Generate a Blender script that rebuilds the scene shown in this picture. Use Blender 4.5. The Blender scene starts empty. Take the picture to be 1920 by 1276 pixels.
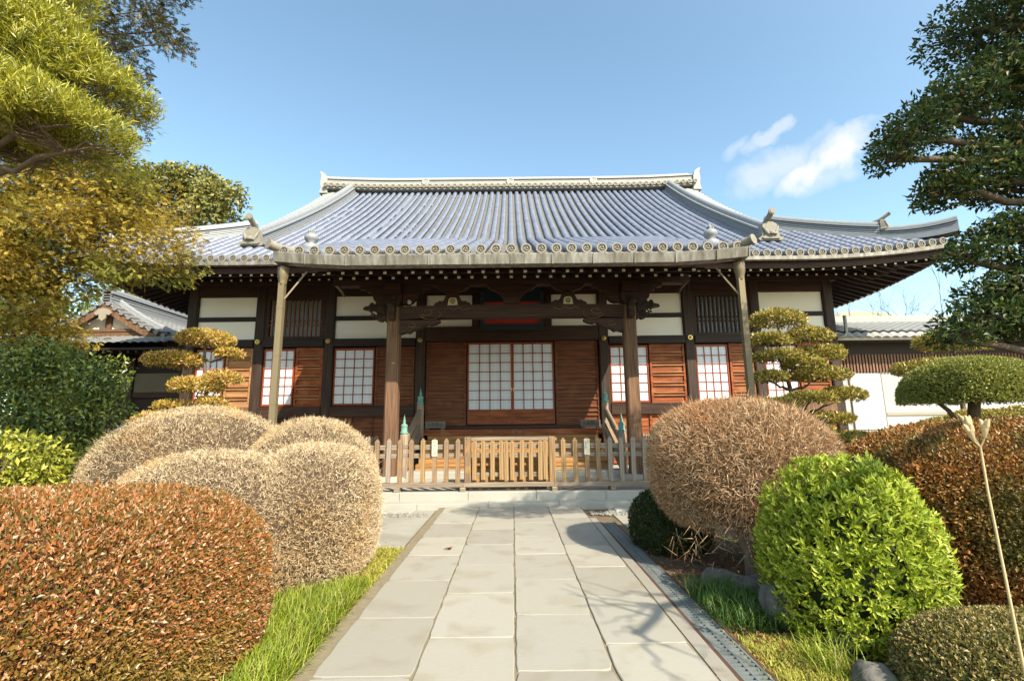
import bpy, math, random
import numpy as np
from math import radians, sin, cos, pi, tan, sqrt
from mathutils import Vector, Matrix

sc = bpy.context.scene
COL = sc.collection
random.seed(7)

# ------------------------------------------------------------------ camera, sky, sun
cd = bpy.data.cameras.new('camera')
cam = bpy.data.objects.new('camera', cd); COL.objects.link(cam)
cd.sensor_fit = 'HORIZONTAL'; cd.sensor_width = 36; cd.lens = 36 * 905 / 1920
cd.clip_start = 0.05; cd.clip_end = 3000
cam.matrix_world = Matrix.Translation((0, 0, 1.5)) @ Matrix.Rotation(radians(99.7), 4, 'X') @ Matrix.Rotation(radians(-0.6), 4, 'Z')
sc.camera = cam

SUN_EL, SUN_AZ = radians(41), radians(34)          # azimuth: to the right of straight behind the camera
sdir = Vector((sin(SUN_AZ) * cos(SUN_EL), -cos(SUN_AZ) * cos(SUN_EL), sin(SUN_EL)))
ld = bpy.data.lights.new('sun', 'SUN'); sun = bpy.data.objects.new('sun', ld); COL.objects.link(sun)
ld.energy = 4.5; ld.angle = radians(0.5); ld.color = (1.0, 0.90, 0.74)
sun.rotation_euler = (-sdir).to_track_quat('-Z', 'Y').to_euler()

wd = bpy.data.worlds.new('World'); sc.world = wd; wd.use_nodes = True
wn, wl = wd.node_tree.nodes, wd.node_tree.links
bg = wn['Background']; bg.inputs['Strength'].default_value = 0.15
sky = wn.new('ShaderNodeTexSky'); sky.sky_type = 'NISHITA'; sky.sun_disc = False
sky.sun_elevation = SUN_EL; sky.sun_rotation = math.atan2(sdir.x, sdir.y)
sky.air_density = 1.0; sky.dust_density = 0.6; sky.ozone_density = 1.2
# one small drifting cloud, placed by direction in the sky
tc = wn.new('ShaderNodeTexCoord')
def wmath(op, a, b=None, c=None):
    n = wn.new('ShaderNodeMath'); n.operation = op
    for i, v in enumerate((a, b, c)):
        if v is None: continue
        if isinstance(v, (int, float)): n.inputs[i].default_value = v
        else: wl.new(v, n.inputs[i])
    return n.outputs[0]
def wdot(vec):
    n = wn.new('ShaderNodeVectorMath'); n.operation = 'DOT_PRODUCT'
    wl.new(tc.outputs['Generated'], n.inputs[0]); n.inputs[1].default_value = vec
    return n.outputs['Value']
def cloud_axes(px, py, ang):
    x, y = px - 960, -(py - 638); P, R = radians(9.7), radians(0.6)
    xr, yr = x * cos(R) + y * sin(R), -x * sin(R) + y * cos(R)
    d = Vector((xr, 905 * cos(P) - yr * sin(P), 905 * sin(P) + yr * cos(P))).normalized()
    r = d.cross(Vector((0, 0, 1))).normalized(); u = r.cross(d)
    return d, r * cos(ang) + u * sin(ang), -r * sin(ang) + u * cos(ang)
nz = wn.new('ShaderNodeTexNoise'); nz.inputs['Scale'].default_value = 16; nz.inputs['Detail'].default_value = 6; nz.inputs['Roughness'].default_value = .6
wl.new(tc.outputs['Generated'], nz.inputs['Vector'])
nw = wn.new('ShaderNodeTexNoise'); nw.inputs['Scale'].default_value = 22; nw.inputs['Detail'].default_value = 5; wl.new(tc.outputs['Generated'], nw.inputs['Vector'])
sw = wn.new('ShaderNodeSeparateColor'); wl.new(nw.outputs['Color'], sw.inputs[0])
wob1 = wmath('MULTIPLY', wmath('SUBTRACT', sw.outputs[0], .5), .10); wob2 = wmath('MULTIPLY', wmath('SUBTRACT', sw.outputs[1], .5), .055)
masks = []
for (px, py, ang, a, b, g) in ((1550, 300, 0.42, .085, .026, 1.0), (1450, 316, 0.25, .085, .036, .55), (1445, 256, 0.35, .045, .013, .5), (1540, 325, .1, .06, .03, .4), (1390, 275, .3, .03, .016, .35)):
    d, r, u = cloud_axes(px, py, ang)
    e = wmath('ADD', wmath('POWER', wmath('ABSOLUTE', wmath('DIVIDE', wmath('ADD', wdot(r), wob1), a)), 2), wmath('POWER', wmath('ABSOLUTE', wmath('DIVIDE', wmath('ADD', wdot(u), wob2), b)), 2))
    front = wmath('GREATER_THAN', wdot(d), 0)
    m = wmath('MULTIPLY', wmath('MAXIMUM', wmath('SUBTRACT', 1.15, e), 0), front)
    m = wmath('MULTIPLY', m, wmath('MULTIPLY_ADD', wmath('SUBTRACT', nz.outputs['Fac'], .40), 2.8, .6))
    masks.append(wmath('MULTIPLY', wmath('MINIMUM', wmath('MAXIMUM', m, 0), 1), g))
cm = masks[0]
for m in masks[1:]: cm = wmath('MAXIMUM', cm, m)
hs = wn.new('ShaderNodeMixRGB'); hs.blend_type = 'MULTIPLY'; hs.inputs[0].default_value = 1; hs.inputs[2].default_value = (1.05, 1.12, .98, 1)
wl.new(sky.outputs[0], hs.inputs[1])
# added sky glow round the sun, behind the camera, fills the facade shade
fill_glow = wmath('MULTIPLY', wmath('POWER', wmath('MAXIMUM', wdot(sdir), 0), 2.0), 2.6)
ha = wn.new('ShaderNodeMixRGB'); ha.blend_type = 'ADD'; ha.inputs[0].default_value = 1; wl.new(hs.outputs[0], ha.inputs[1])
hc_ = wn.new('ShaderNodeMixRGB'); hc_.blend_type = 'MULTIPLY'; hc_.inputs[0].default_value = 1; hc_.inputs[1].default_value = (1, .96, .88, 1); wl.new(fill_glow, hc_.inputs[2]); wl.new(hc_.outputs[0], ha.inputs[2])
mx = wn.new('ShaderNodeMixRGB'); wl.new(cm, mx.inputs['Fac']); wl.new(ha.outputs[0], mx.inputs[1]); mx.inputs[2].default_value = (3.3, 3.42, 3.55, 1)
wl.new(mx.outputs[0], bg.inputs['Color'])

sc.view_settings.view_transform = 'Standard'; sc.view_settings.look = 'None'
sc.view_settings.gamma = 1; sc.view_settings.use_curve_mapping = False
sc.view_settings.exposure = 1.05
sc.cycles.use_denoising = True
sc.cycles.max_bounces = 6; sc.cycles.diffuse_bounces = 3; sc.cycles.transparent_max_bounces = 8

# ------------------------------------------------------------------ helpers
class MB:
    def __init__(s): s.v = []; s.f = []; s.m = []; s.sm = []
    def add(s, vs, fs, mi=0, smooth=False):
        o = len(s.v); s.v += [tuple(v) for v in vs]
        for f in fs: s.f.append(tuple(i + o for i in f)); s.m.append(mi); s.sm.append(smooth)
    def box(s, x0, x1, y0, y1, z0, z1, mi=0):
        vs = [(x, y, z) for z in (z0, z1) for y in (y0, y1) for x in (x0, x1)]
        s.add(vs, [(0, 2, 3, 1), (4, 5, 7, 6), (0, 1, 5, 4), (2, 6, 7, 3), (0, 4, 6, 2), (1, 3, 7, 5)], mi)
    def cbox(s, x0, x1, y0, y1, z0, z1, c=.012, mi=0):
        """box with chamfered vertical edges and top"""
        ring = lambda e, z: [(x0 + e + c, y0 + e, z), (x1 - e - c, y0 + e, z), (x1 - e, y0 + e + c, z), (x1 - e, y1 - e - c, z), (x1 - e - c, y1 - e, z), (x0 + e + c, y1 - e, z), (x0 + e, y1 - e - c, z), (x0 + e, y0 + e + c, z)]
        vs = ring(0, z0) + ring(0, z1 - c) + ring(c, z1); fs = []
        for k in (0, 8):
            for i in range(8): j = (i + 1) % 8; fs.append((k + i, k + j, k + 8 + j, k + 8 + i))
        fs.append(tuple(range(16, 24))); fs.append(tuple(range(7, -1, -1)))
        s.add(vs, fs, mi)
    def bar(s, p, q, w, h, mi=0, up=(0, 0, 1)):
        p, q = Vector(p), Vector(q); d = (q - p).normalized(); r = d.cross(Vector(up))
        if r.length < 1e-4: r = d.cross(Vector((0, 1, 0)))
        r.normalize(); u = r.cross(d)
        vs = [e + r * a * w / 2 + u * b * h / 2 for e in (p, q) for a, b in ((-1, -1), (1, -1), (1, 1), (-1, 1))]
        s.add(vs, [(3, 2, 1, 0), (4, 5, 6, 7), (0, 1, 5, 4), (1, 2, 6, 5), (2, 3, 7, 6), (3, 0, 4, 7)], mi)
    def tube(s, pts, rad, n=6, mi=0, cap=True):
        pts = [Vector(p) for p in pts]
        if isinstance(rad, (int, float)): rad = [rad] * len(pts)
        o = len(s.v); fs = []; vs = []
        a = None
        for i, p in enumerate(pts):
            d = (pts[min(i + 1, len(pts) - 1)] - pts[max(i - 1, 0)]).normalized()
            if a is None: a = d.orthogonal().normalized()
            else: a = (a - d * a.dot(d)).normalized()
            b = d.cross(a)
            for k in range(n):
                t = 2 * pi * k / n; vs.append(p + (a * cos(t) + b * sin(t)) * rad[i])
        for i in range(len(pts) - 1):
            for k in range(n):
                k2 = (k + 1) % n; fs.append((i * n + k, i * n + k2, i * n + n + k2, i * n + n + k))
        s.add(vs, fs, mi, True)
        if cap:
            m = (len(pts) - 1) * n
            s.add([vs[k] for k in range(n)], [tuple(range(n - 1, -1, -1))], mi); s.add(vs[m:m + n], [tuple(range(n))], mi)
    def lathe(s, prof, c=(0, 0, 0), n=12, mi=0):
        vs = []; fs = []
        for r, z in prof:
            for k in range(n): t = 2 * pi * k / n; vs.append((c[0] + r * cos(t), c[1] + r * sin(t), c[2] + z))
        for i in range(len(prof) - 1):
            for k in range(n): k2 = (k + 1) % n; fs.append((i * n + k, i * n + k2, i * n + n + k2, i * n + n + k))
        s.add(vs, fs, mi, True)
        s.add(vs[:n], [tuple(range(n - 1, -1, -1))], mi); s.add(vs[-n:], [tuple(range(n))], mi)
    def prism(s, out, y0, y1, mi=0):
        """outline in x,z pushed from y0 to y1"""
        n = len(out)
        s.add([(x, y0, z) for x, z in out] + [(x, y1, z) for x, z in out],
              [tuple(range(n)), tuple(range(2 * n - 1, n - 1, -1))] + [(i, i + n, (i + 1) % n + n, (i + 1) % n) for i in range(n)], mi)
    def prism_x(s, out, x0, x1, mi=0):
        n = len(out)
        s.add([(x0, y, z) for y, z in out] + [(x1, y, z) for y, z in out],
              [tuple(range(n)), tuple(range(2 * n - 1, n - 1, -1))] + [(i, i + n, (i + 1) % n + n, (i + 1) % n) for i in range(n)], mi)
    def grid(s, fn, us, vs_, mi=0, smooth=True):
        nu, nv = len(us), len(vs_)
        s.add([fn(u, v) for u in us for v in vs_], [(i * nv + j, (i + 1) * nv + j, (i + 1) * nv + j + 1, i * nv + j + 1) for i in range(nu - 1) for j in range(nv - 1)], mi, smooth)
    def build(s, name, mats, parent=None):
        if not isinstance(mats, (list, tuple)): mats = [mats]
        off = Vector(parent['_loc']) if parent is not None and '_loc' in parent else Vector((0, 0, 0))
        me = bpy.data.meshes.new(name)
        me.from_pydata([(x - off.x, y - off.y, z - off.z) for x, y, z in s.v], [], s.f)
        for m in mats: me.materials.append(m)
        me.polygons.foreach_set('material_index', s.m); me.polygons.foreach_set('use_smooth', s.sm)
        me.update()
        o = bpy.data.objects.new(name, me); COL.objects.link(o)
        if parent is not None:
            o.parent = parent
            if '_loc' in parent: o['_loc'] = parent['_loc']
        return o

def npmesh(name, V, F, mat, parent=None, smooth=False):
    """V (n,3) array, F (m,3 or 4) int array"""
    off = np.array(parent['_loc']) if parent is not None and '_loc' in parent else np.zeros(3)
    V = (V - off).astype(np.float32); k = F.shape[1]
    me = bpy.data.meshes.new(name)
    me.vertices.add(len(V)); me.vertices.foreach_set('co', V.ravel())
    me.loops.add(F.size); me.loops.foreach_set('vertex_index', F.astype(np.int32).ravel())
    me.polygons.add(len(F)); me.polygons.foreach_set('loop_start', np.arange(0, F.size, k, dtype=np.int32))
    me.polygons.foreach_set('use_smooth', np.full(len(F), smooth))
    me.materials.append(mat); me.update(calc_edges=True)
    o = bpy.data.objects.new(name, me); COL.objects.link(o)
    if parent is not None:
        o.parent = parent
        if '_loc' in parent: o['_loc'] = parent['_loc']
    return o

def thing(name, label, cat, loc=(0, 0, 0), group=None):
    o = bpy.data.objects.new(name, None); COL.objects.link(o); o.location = loc; o['_loc'] = tuple(loc)
    o.empty_display_size = .2
    return tag(o, label, cat, group)
def tag(o, label=None, cat=None, group=None, kind=None):
    if label: o['label'] = label
    if cat: o['category'] = cat
    if group: o['group'] = group
    if kind: o['kind'] = kind
    return o

# ------------------------------------------------------------------ materials
def ramp(nt, fac, cols, pos=None):
    r = nt.nodes.new('ShaderNodeValToRGB'); e = r.color_ramp.elements
    pos = pos or [i / (len(cols) - 1) for i in range(len(cols))]
    while len(e) < len(cols): e.new(.5)
    for i, c in enumerate(cols): e[i].position = pos[i]; e[i].color = (*c, 1)
    nt.links.new(fac, r.inputs[0]); return r.outputs[0]
def surf(name, cols, scale=(1, 1, 1), rough=.8, bump=.2, detail=6, spec=.3, metal=0, pos=None, dist=0, nrough=.6, bdist=.01, second=None):
    m = bpy.data.materials.new(name); m.use_nodes = True; nt = m.node_tree; b = nt.nodes['Principled BSDF']
    t = nt.nodes.new('ShaderNodeTexCoord'); mp = nt.nodes.new('ShaderNodeMapping'); mp.inputs['Scale'].default_value = scale
    nt.links.new(t.outputs['Object'], mp.inputs[0])
    n = nt.nodes.new('ShaderNodeTexNoise'); n.inputs['Scale'].default_value = 1; n.inputs['Detail'].default_value = detail
    n.inputs['Roughness'].default_value = nrough; n.inputs['Distortion'].default_value = dist
    nt.links.new(mp.outputs[0], n.inputs['Vector'])
    c = ramp(nt, n.outputs['Fac'], cols, pos)
    if second:      # (scale, colour, low, high): patches of a second colour
        n2 = nt.nodes.new('ShaderNodeTexNoise'); n2.inputs['Scale'].default_value = second[0]; n2.inputs['Detail'].default_value = 5
        nt.links.new(t.outputs['Object'], n2.inputs['Vector'])
        f = ramp(nt, n2.outputs['Fac'], [(0, 0, 0), (1, 1, 1)], [second[2], second[3]])
        mm = nt.nodes.new('ShaderNodeMixRGB'); nt.links.new(f, mm.inputs[0]); nt.links.new(c, mm.inputs[1]); mm.inputs[2].default_value = (*second[1], 1)
        c = mm.outputs[0]
    nt.links.new(c, b.inputs['Base Color'])
    b.inputs['Roughness'].default_value = rough; b.inputs['Specular IOR Level'].default_value = spec; b.inputs['Metallic'].default_value = metal
    if bump:
        bn = nt.nodes.new('ShaderNodeBump'); bn.inputs['Strength'].default_value = bump; bn.inputs['Distance'].default_value = bdist
        nt.links.new(n.outputs['Fac'], bn.inputs['Height']); nt.links.new(bn.outputs[0], b.inputs['Normal'])
    return m
def wood(name, dark, light, axis, rough=.65, fine=26, bump=.35, mid=None, spec=.3, second=None):
    s = {'x': (1.2, fine, fine), 'y': (fine, 1.2, fine), 'z': (fine, fine, 1.2)}[axis]
    cols = [dark, mid, light] if mid else [dark, light]
    return surf(name, cols, s, rough, bump, 5, spec, pos=[.32, .5, .68] if mid else [.35, .68], bdist=.006, dist=.3, second=second)
def leafmat(name, cols, rough=.45, trans=.25, spec=.4, patch=None, pos=None):
    m = bpy.data.materials.new(name); m.use_nodes = True; nt = m.node_tree; b = nt.nodes['Principled BSDF']
    g = nt.nodes.new('ShaderNodeNewGeometry'); c = ramp(nt, g.outputs['Random Per Island'], cols, pos)
    if patch:      # (scale, colour, low, high)
        t = nt.nodes.new('ShaderNodeTexCoord'); n2 = nt.nodes.new('ShaderNodeTexNoise'); n2.inputs['Scale'].default_value = patch[0]; n2.inputs['Detail'].default_value = 3
        nt.links.new(t.outputs['Object'], n2.inputs['Vector'])
        f = ramp(nt, n2.outputs['Fac'], [(0, 0, 0), (.85, .85, .85)], [patch[2], patch[3]])
        mm = nt.nodes.new('ShaderNodeMixRGB'); nt.links.new(f, mm.inputs[0]); nt.links.new(c, mm.inputs[1]); mm.inputs[2].default_value = (*patch[1], 1)
        c = mm.outputs[0]
    nt.links.new(c, b.inputs['Base Color']); b.inputs['Roughness'].default_value = rough; b.inputs['Specular IOR Level'].default_value = spec
    if trans:
        tr = nt.nodes.new('ShaderNodeBsdfTranslucent'); nt.links.new(c, tr.inputs['Color'])
        mi = nt.nodes.new('ShaderNodeMixShader'); mi.inputs[0].default_value = trans
        nt.links.new(b.outputs[0], mi.inputs[1]); nt.links.new(tr.outputs[0], mi.inputs[2]); nt.links.new(mi.outputs[0], nt.nodes['Material Output'].inputs[0])
    return m

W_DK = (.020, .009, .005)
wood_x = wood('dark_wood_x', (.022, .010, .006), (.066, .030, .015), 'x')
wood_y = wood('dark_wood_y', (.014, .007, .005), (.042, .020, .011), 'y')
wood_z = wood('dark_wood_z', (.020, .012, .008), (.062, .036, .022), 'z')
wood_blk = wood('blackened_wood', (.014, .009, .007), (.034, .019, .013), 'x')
wood_pil = wood('weathered_pillar', (.075, .040, .022), (.235, .135, .075), 'z', fine=40, rough=.8, mid=(.145, .078, .042))
panel_w = wood('panel_board', (.11, .027, .007), (.35, .095, .022), 'x', fine=18, rough=.6, mid=(.21, .052, .012), second=(2.2, (.33, .145, .05), .55, .80))
panel_l = wood('panel_board_faded', (.24, .11, .04), (.46, .26, .12), 'x', fine=18, rough=.7, mid=(.34, .17, .07))
panel_c = wood('shaded_panel_board', (.060, .017, .006), (.21, .062, .019), 'x', fine=18, rough=.6, mid=(.12, .034, .010), second=(2.2, (.20, .09, .035), .56, .80))  # darkened panel boards: shade of the central bays put into the colour
batten_c = wood('shaded_batten_wood', (.11, .042, .015), (.27, .12, .045), 'x', fine=18, rough=.7, mid=(.18, .075, .027))  # battens for those boards, with the same shade painted into the wood
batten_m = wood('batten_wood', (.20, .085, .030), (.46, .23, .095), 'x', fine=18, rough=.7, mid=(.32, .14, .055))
red_lac = wood('red_lacquer_wood', (.19, .034, .010), (.31, .062, .018), 'z', rough=.45, bump=.1)
fence_w = wood('fence_wood', (.085, .052, .030), (.32, .22, .13), 'z', fine=55, rough=.85, mid=(.19, .12, .07), bump=.6, second=(5, (.30, .17, .06), .52, .66))
fence_x = wood('fence_rail_wood', (.12, .088, .058), (.34, .275, .20), 'x', fine=45, rough=.85, mid=(.22, .17, .12), bump=.5)
gate_w = wood('gate_wood', (.10, .055, .024), (.42, .28, .12), 'z', fine=50, rough=.8, mid=(.23, .135, .06), bump=.6)
box_w = wood('box_wood', (.24, .11, .035), (.44, .24, .085), 'x', fine=22, rough=.7, mid=(.33, .17, .06))
plaster = surf('plaster', [(.80, .73, .585), (.90, .84, .72)], (1.2, 1.2, 2), .9, .05)
paper = surf('shoji_paper', [(.58, .605, .64), (.64, .66, .685)], (6, 6, 6), .8, 0)
paper_back = surf('lattice_backing', [(.16, .17, .17), (.28, .29, .28)], (5, 5, 5), .3, 0, spec=.6)
tile_roll = surf('roof_roll_tile', [(.085, .10, .145), (.118, .136, .188), (.155, .175, .22)], (1.6, 3, 3), .42, .04, 4, .5, pos=[.25, .5, .75])
tile_pan = surf('roof_pan_tile', [(.095, .092, .082), (.20, .192, .165)], (5, 6, 6), .6, .15, 5, .35)
tile_end = surf('roof_end_tile', [(.17, .15, .115), (.29, .265, .21)], (9, 9, 9), .7, .2)
tile_shade = surf('tile_recess_shade', [(.05, .045, .035), (.11, .10, .08)], (9, 9, 9), .8, .2)  # darker tile colour paints shade into the recesses of the eave discs
tile_rdg = surf('ridge_tile', [(.25, .245, .22), (.40, .395, .355)], (2, 9, 14), .6, .3, 6, .4)
tile_rdd = surf('dark_ridge_tile', [(.15, .16, .175), (.30, .305, .30)], (4, 9, 14), .5, .3, 6, .45)
tile_gry = surf('grey_roof_tile', [(.15, .15, .145), (.26, .26, .25)], (5, 5, 5), .5, .2, 5, .45)
gutter_m = surf('gutter_copper', [(.10, .085, .06), (.185, .17, .135), (.33, .32, .29)], (9, 9, .9), .55, .05, 6, .4, metal=.2, pos=[.3, .5, .75])
pipe_m = surf('pipe_bronze', [(.15, .115, .062), (.225, .18, .105)], (4, 4, 1.0), .5, .04, 4, .4, metal=.15)
white_end = surf('rafter_paint', [(.80, .74, .56), (.86, .82, .66)], (8, 8, 8), .8, 0)
gold_m = surf('brass', [(.55, .36, .10), (.75, .52, .18)], (20, 20, 20), .3, 0, metal=.9)
verdi = surf('verdigris', [(.10, .22, .18), (.20, .36, .30)], (18, 18, 18), .7, .2)
green_cr = surf('crest_green', [(.05, .10, .04), (.10, .17, .06)], (30, 30, 30), .5, 0)
red_pl = surf('plaque_red', [(.30, .02, .012), (.40, .03, .02)], (4, 4, 4), .5, 0)
teal_fr = surf('plaque_frame', [(.012, .022, .026), (.022, .036, .040)], (9, 9, 9), .5, .1)
stone = surf('granite', [(.30, .287, .245), (.41, .393, .34)], (40, 40, 40), .85, .15, 8, bdist=.003, second=(1.1, (.31, .29, .24), .5, .8))
stone_rg = surf('rough_stone', [(.16, .16, .15), (.36, .35, .32)], (7, 7, 7), .9, .8, 8, bdist=.03)
rock_m = surf('garden_rock', [(.05, .048, .042), (.19, .175, .15)], (6, 6, 6), .9, .9, 10, bdist=.04, second=(3, (.07, .085, .03), .55, .7))
white_wall = surf('white_wall', [(.33, .33, .315), (.41, .405, .39)], (1.2, 1.2, 2), .8, .03)
white_door = surf('white_door', [(.42, .43, .445), (.45, .46, .47)], (2, 2, 2), .5, 0)
cream_trim = surf('cream_trim', [(.26, .225, .165), (.33, .29, .22)], (3, 3, 3), .7, 0)
slat_br = wood('brown_slats', (.12, .06, .035), (.24, .13, .08), 'z')
bark = surf('bark', [(.06, .042, .028), (.20, .15, .10)], (14, 14, 4), .9, .8, 8, bdist=.02)
bark_pale = surf('pale_bark', [(.22, .15, .09), (.42, .31, .20)], (14, 14, 4), .9, .6, 8, bdist=.015)
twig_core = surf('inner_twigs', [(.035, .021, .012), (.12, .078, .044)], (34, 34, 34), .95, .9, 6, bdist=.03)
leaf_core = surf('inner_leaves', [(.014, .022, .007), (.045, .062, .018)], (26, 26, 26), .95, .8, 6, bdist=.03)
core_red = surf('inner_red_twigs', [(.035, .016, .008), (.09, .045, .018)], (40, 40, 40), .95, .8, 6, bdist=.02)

# ------------------------------------------------------------------ ground, path, steps
def slab_path():
    mb = MB(); rnd = random.Random(3)
    xs = [-1.25, -.623, 0, .614, 1.197]; offs = [3.395, 3.865, 3.39, 3.86]
    for c in range(4):
        y = offs[c] - 8 * .925
        while y < 9.23:
            y1 = min(y + (0.905 + rnd.uniform(-.03, .03)), 9.23)
            if 9.23 - y1 < .25: y1 = 9.23
            g = .007; z = .0 + rnd.uniform(-.003, .003); e = .006
            x0, x1 = xs[c] + g, xs[c + 1] - g; a, b = y + g, y1 - g
            def edge(inset, zz):
                pts = []
                for (p, q_) in (((x0, a), (x1, a)), ((x1, a), (x1, b)), ((x1, b), (x0, b)), ((x0, b), (x0, a))):
                    for k in range(9):
                        t = k / 9; px, py = p[0] + (q_[0] - p[0]) * t, p[1] + (q_[1] - p[1]) * t
                        d = jit[len(pts)] + inset + (.009 if k == 0 else 0); cx, cy = (x0 + x1) / 2, (a + b) / 2
                        dx = d if px <= x0 + 1e-6 else (-d if px >= x1 - 1e-6 else 0); dy = d if py <= a + 1e-6 else (-d if py >= b - 1e-6 else 0)
                        pts.append((px + dx, py + dy, zz))
                return pts
            jit = [rnd.uniform(-.004, .0025) + (rnd.random() < .05) * rnd.uniform(.004, .012) for _ in range(36)]
            tl = (rnd.uniform(-.003, .003), rnd.uniform(-.003, .003)); mi = rnd.choice([0, 0, 1, 2])
            V = edge(0, -.06) + edge(0, z - .004) + [(px, py, zz + tl[0] * (px - x0) / .6 + tl[1] * (py - a)) for px, py, zz in edge(e, z)]
            mb.add(V, [(k, (k + 1) % 36, (k + 1) % 36 + 36, k + 36) for k in range(36)] + [(k + 36, (k + 1) % 36 + 36, (k + 1) % 36 + 72, k + 72) for k in range(36)] + [tuple(range(72, 108))], mi)
            y = y1
    ms = []
    def tone(m, lo, hi):      # each stone its own tone
        nt = m.node_tree; bs = nt.nodes['Principled BSDF']; ln = bs.inputs['Base Color'].links[0]; src = ln.from_socket
        g = nt.nodes.new('ShaderNodeNewGeometry'); r = ramp(nt, g.outputs['Random Per Island'], [lo, (1, 1, 1), hi]); mu = nt.nodes.new('ShaderNodeMixRGB'); mu.blend_type = 'MULTIPLY'; mu.inputs[0].default_value = 1
        nt.links.new(src, mu.inputs[1]); nt.links.new(r, mu.inputs[2]); nt.links.new(mu.outputs[0], bs.inputs['Base Color'])
    for i, (a, b) in enumerate((((.252, .235, .192), (.322, .303, .255)), ((.270, .252, .208), (.340, .320, .270)), ((.235, .217, .179), (.305, .284, .240)))):
        ms.append(surf('paving_slab_%d' % i, [a, b], (14, 60, 40), .85, .35, 10, bdist=.004, nrough=.72, second=(2.6 + .9 * i, (.215, .185, .125), .52, .88)))
    for m in ms: tone(m, (.92, .91, .885), (1.06, 1.05, 1.02))
    o = mb.build('path', ms); o['kind'] = 'structure'
    # mortar bed and edging strip
    mb = MB(); mb.box(-1.36, 1.21, -5, 9.23, -.2, -.012)
    o = mb.build('path_bed', surf('mortar', [(.11, .088, .05), (.29, .24, .155)], (16, 16, 16), .95, .5, 8, bdist=.01)); o['kind'] = 'structure'
    mb = MB(); y = -4
    rnd = random.Random(5)
    while y < 8.0:
        y1 = y + .9; mb.box(1.211, 1.315, y, min(y1, 8.1) - .008, -.1, -.006 + rnd.uniform(-.002, .002)); y = y1
    o = mb.build('path_edging', ms[2]); o['kind'] = 'structure'
slab_path()

def hump(x, y):
    return -.045 + .02 * sin(1.7 * x + 2 * y) + .015 * sin(3.1 * y - x)
mb = MB()
soil = surf('garden_soil', [(.055, .038, .024), (.15, .105, .065), (.22, .17, .11)], (9, 9, 9), .95, .8, 9, bdist=.03, second=(2.0, (.075, .085, .03), .5, .66))
big = [-900, -300, -120, -60, -30, -18, -12, -8, -6, -4, -3, -2, -1.43, 1.3, 1.57, 2.5, 3.5, 5, 7, 10, 16, 30, 60, 120, 300, 900]
mb.grid(lambda x, y: (x, y, -.07 if -1.5 < x < 1.58 else hump(x, y) - .03), big, [-300, -60, -20, -8, -4, -2, 0, 1, 2, 3, 4, 5, 6, 7, 8, 9, 10, 12, 16, 24, 40, 80, 200, 400, 900])
ground = mb.build('ground', soil); ground['kind'] = 'structure'
mb = MB()
mb.box(-14, -1.425, 6.35, 9.3, -.2, -.055); mb.box(1.70, 14, 7.4, 9.3, -.2, -.055)
conc = surf('old_concrete', [(.24, .226, .19), (.36, .342, .288)], (4, 4, 4), .9, .3, 9, bdist=.006, second=(1.6, (.24, .225, .18), .48, .7))
o = mb.build('forecourt', conc); o['kind'] = 'structure'
# pale kerb stones before the steps
mb = MB(); x = -9.0
while x < 9:
    if x + 1.2 < -1.4 or x > 1.2: mb.cbox(x, x + 1.19, 8.87, 9.235, -.1, -.035)
    x += 1.2
o = mb.build('kerb', stone); o['kind'] = 'structure'
# rubble strip in front of the kerb
mb = MB(); rnd = random.Random(11)
def pebble(mb, x, y, z, r, seed, flat=.6, n=7):
    rr = random.Random(seed); prof = []
    vs = []; fs = []
    rings = 5
    for i in range(rings):
        ph = pi * (i + .5) / rings
        for k in range(n):
            t = 2 * pi * k / n; q = r * (1 + rr.uniform(-.18, .18))
            vs.append((x + q * sin(ph) * cos(t), y + q * sin(ph) * sin(t), z - q * cos(ph) * flat))
    for i in range(rings - 1):
        for k in range(n): k2 = (k + 1) % n; fs.append((i * n + k, i * n + k2, i * n + n + k2, i * n + n + k))
    fs.append(tuple(range(n - 1, -1, -1))); fs.append(tuple(range((rings - 1) * n, rings * n)))
    mb.add(vs, fs, 0, True)
for i in range(700):
    x = rnd.uniform(-4.6, 3.6)
    if -1.5 < x < 1.33: continue
    pebble(mb, x, rnd.uniform(8.56, 8.86), -.05, rnd.uniform(.02, .045), i)
o = mb.build('gravel_strip', surf('pebble', [(.15, .14, .115), (.28, .265, .22)], (9, 9, 9), .9, .2)); tag(o, kind='stuff')

# steps: two long courses of granite under the fence
st = thing('stone_steps', 'two low pale granite steps below the picket fence at the end of the path', 'steps', (0, 9.24, 0))
for (nm, y0, y1, z0, z1, sh) in (('lower_step', 9.24, 9.9, -.1, .055, .4), ('upper_step', 9.57, 18.6, .03, .205, 0)):
    mb = MB(); x = -14 + sh; rnd = random.Random(8)
    while x < 14:
        w = rnd.uniform(1.15, 1.5); mb.cbox(x, x + w - .005, y0, y0 + .42 if nm == 'lower_step' else y1, z0, z1, .008); x += w
    mb.build(nm, stone, st)

# ------------------------------------------------------------------ the temple hall
hall = thing('temple_hall', 'wide wooden temple hall with grey blue tiled roof, paper windows and projecting porch', 'temple', (0, 15.2, 0))
YW, YP, YE, YK, YR = 15.2, 11.4, 12.9, 9.47, 23.0
S = .309
cM = np.polyfit([12.9, 15, 18.4, 23], [6.03, 7.36, 9.62, 13.1], 3)
cK = np.polyfit([9.47, 11.7, 15.0], [4.95, 5.92, 7.36], 2)
def z_main(x, y):
    a = max(0, abs(x) - 8.0) / 4.5
    return float(np.polyval(cM, y)) + .36 * a * a * max(0, 1 - (y - 12.9) / 5)
def z_k(y): return float(np.polyval(cK, y))
def z_front(x, y):
    m = z_main(x, y)
    return max(m, z_k(y)) if abs(x) < 4.8 and y < 15 else m

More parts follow.
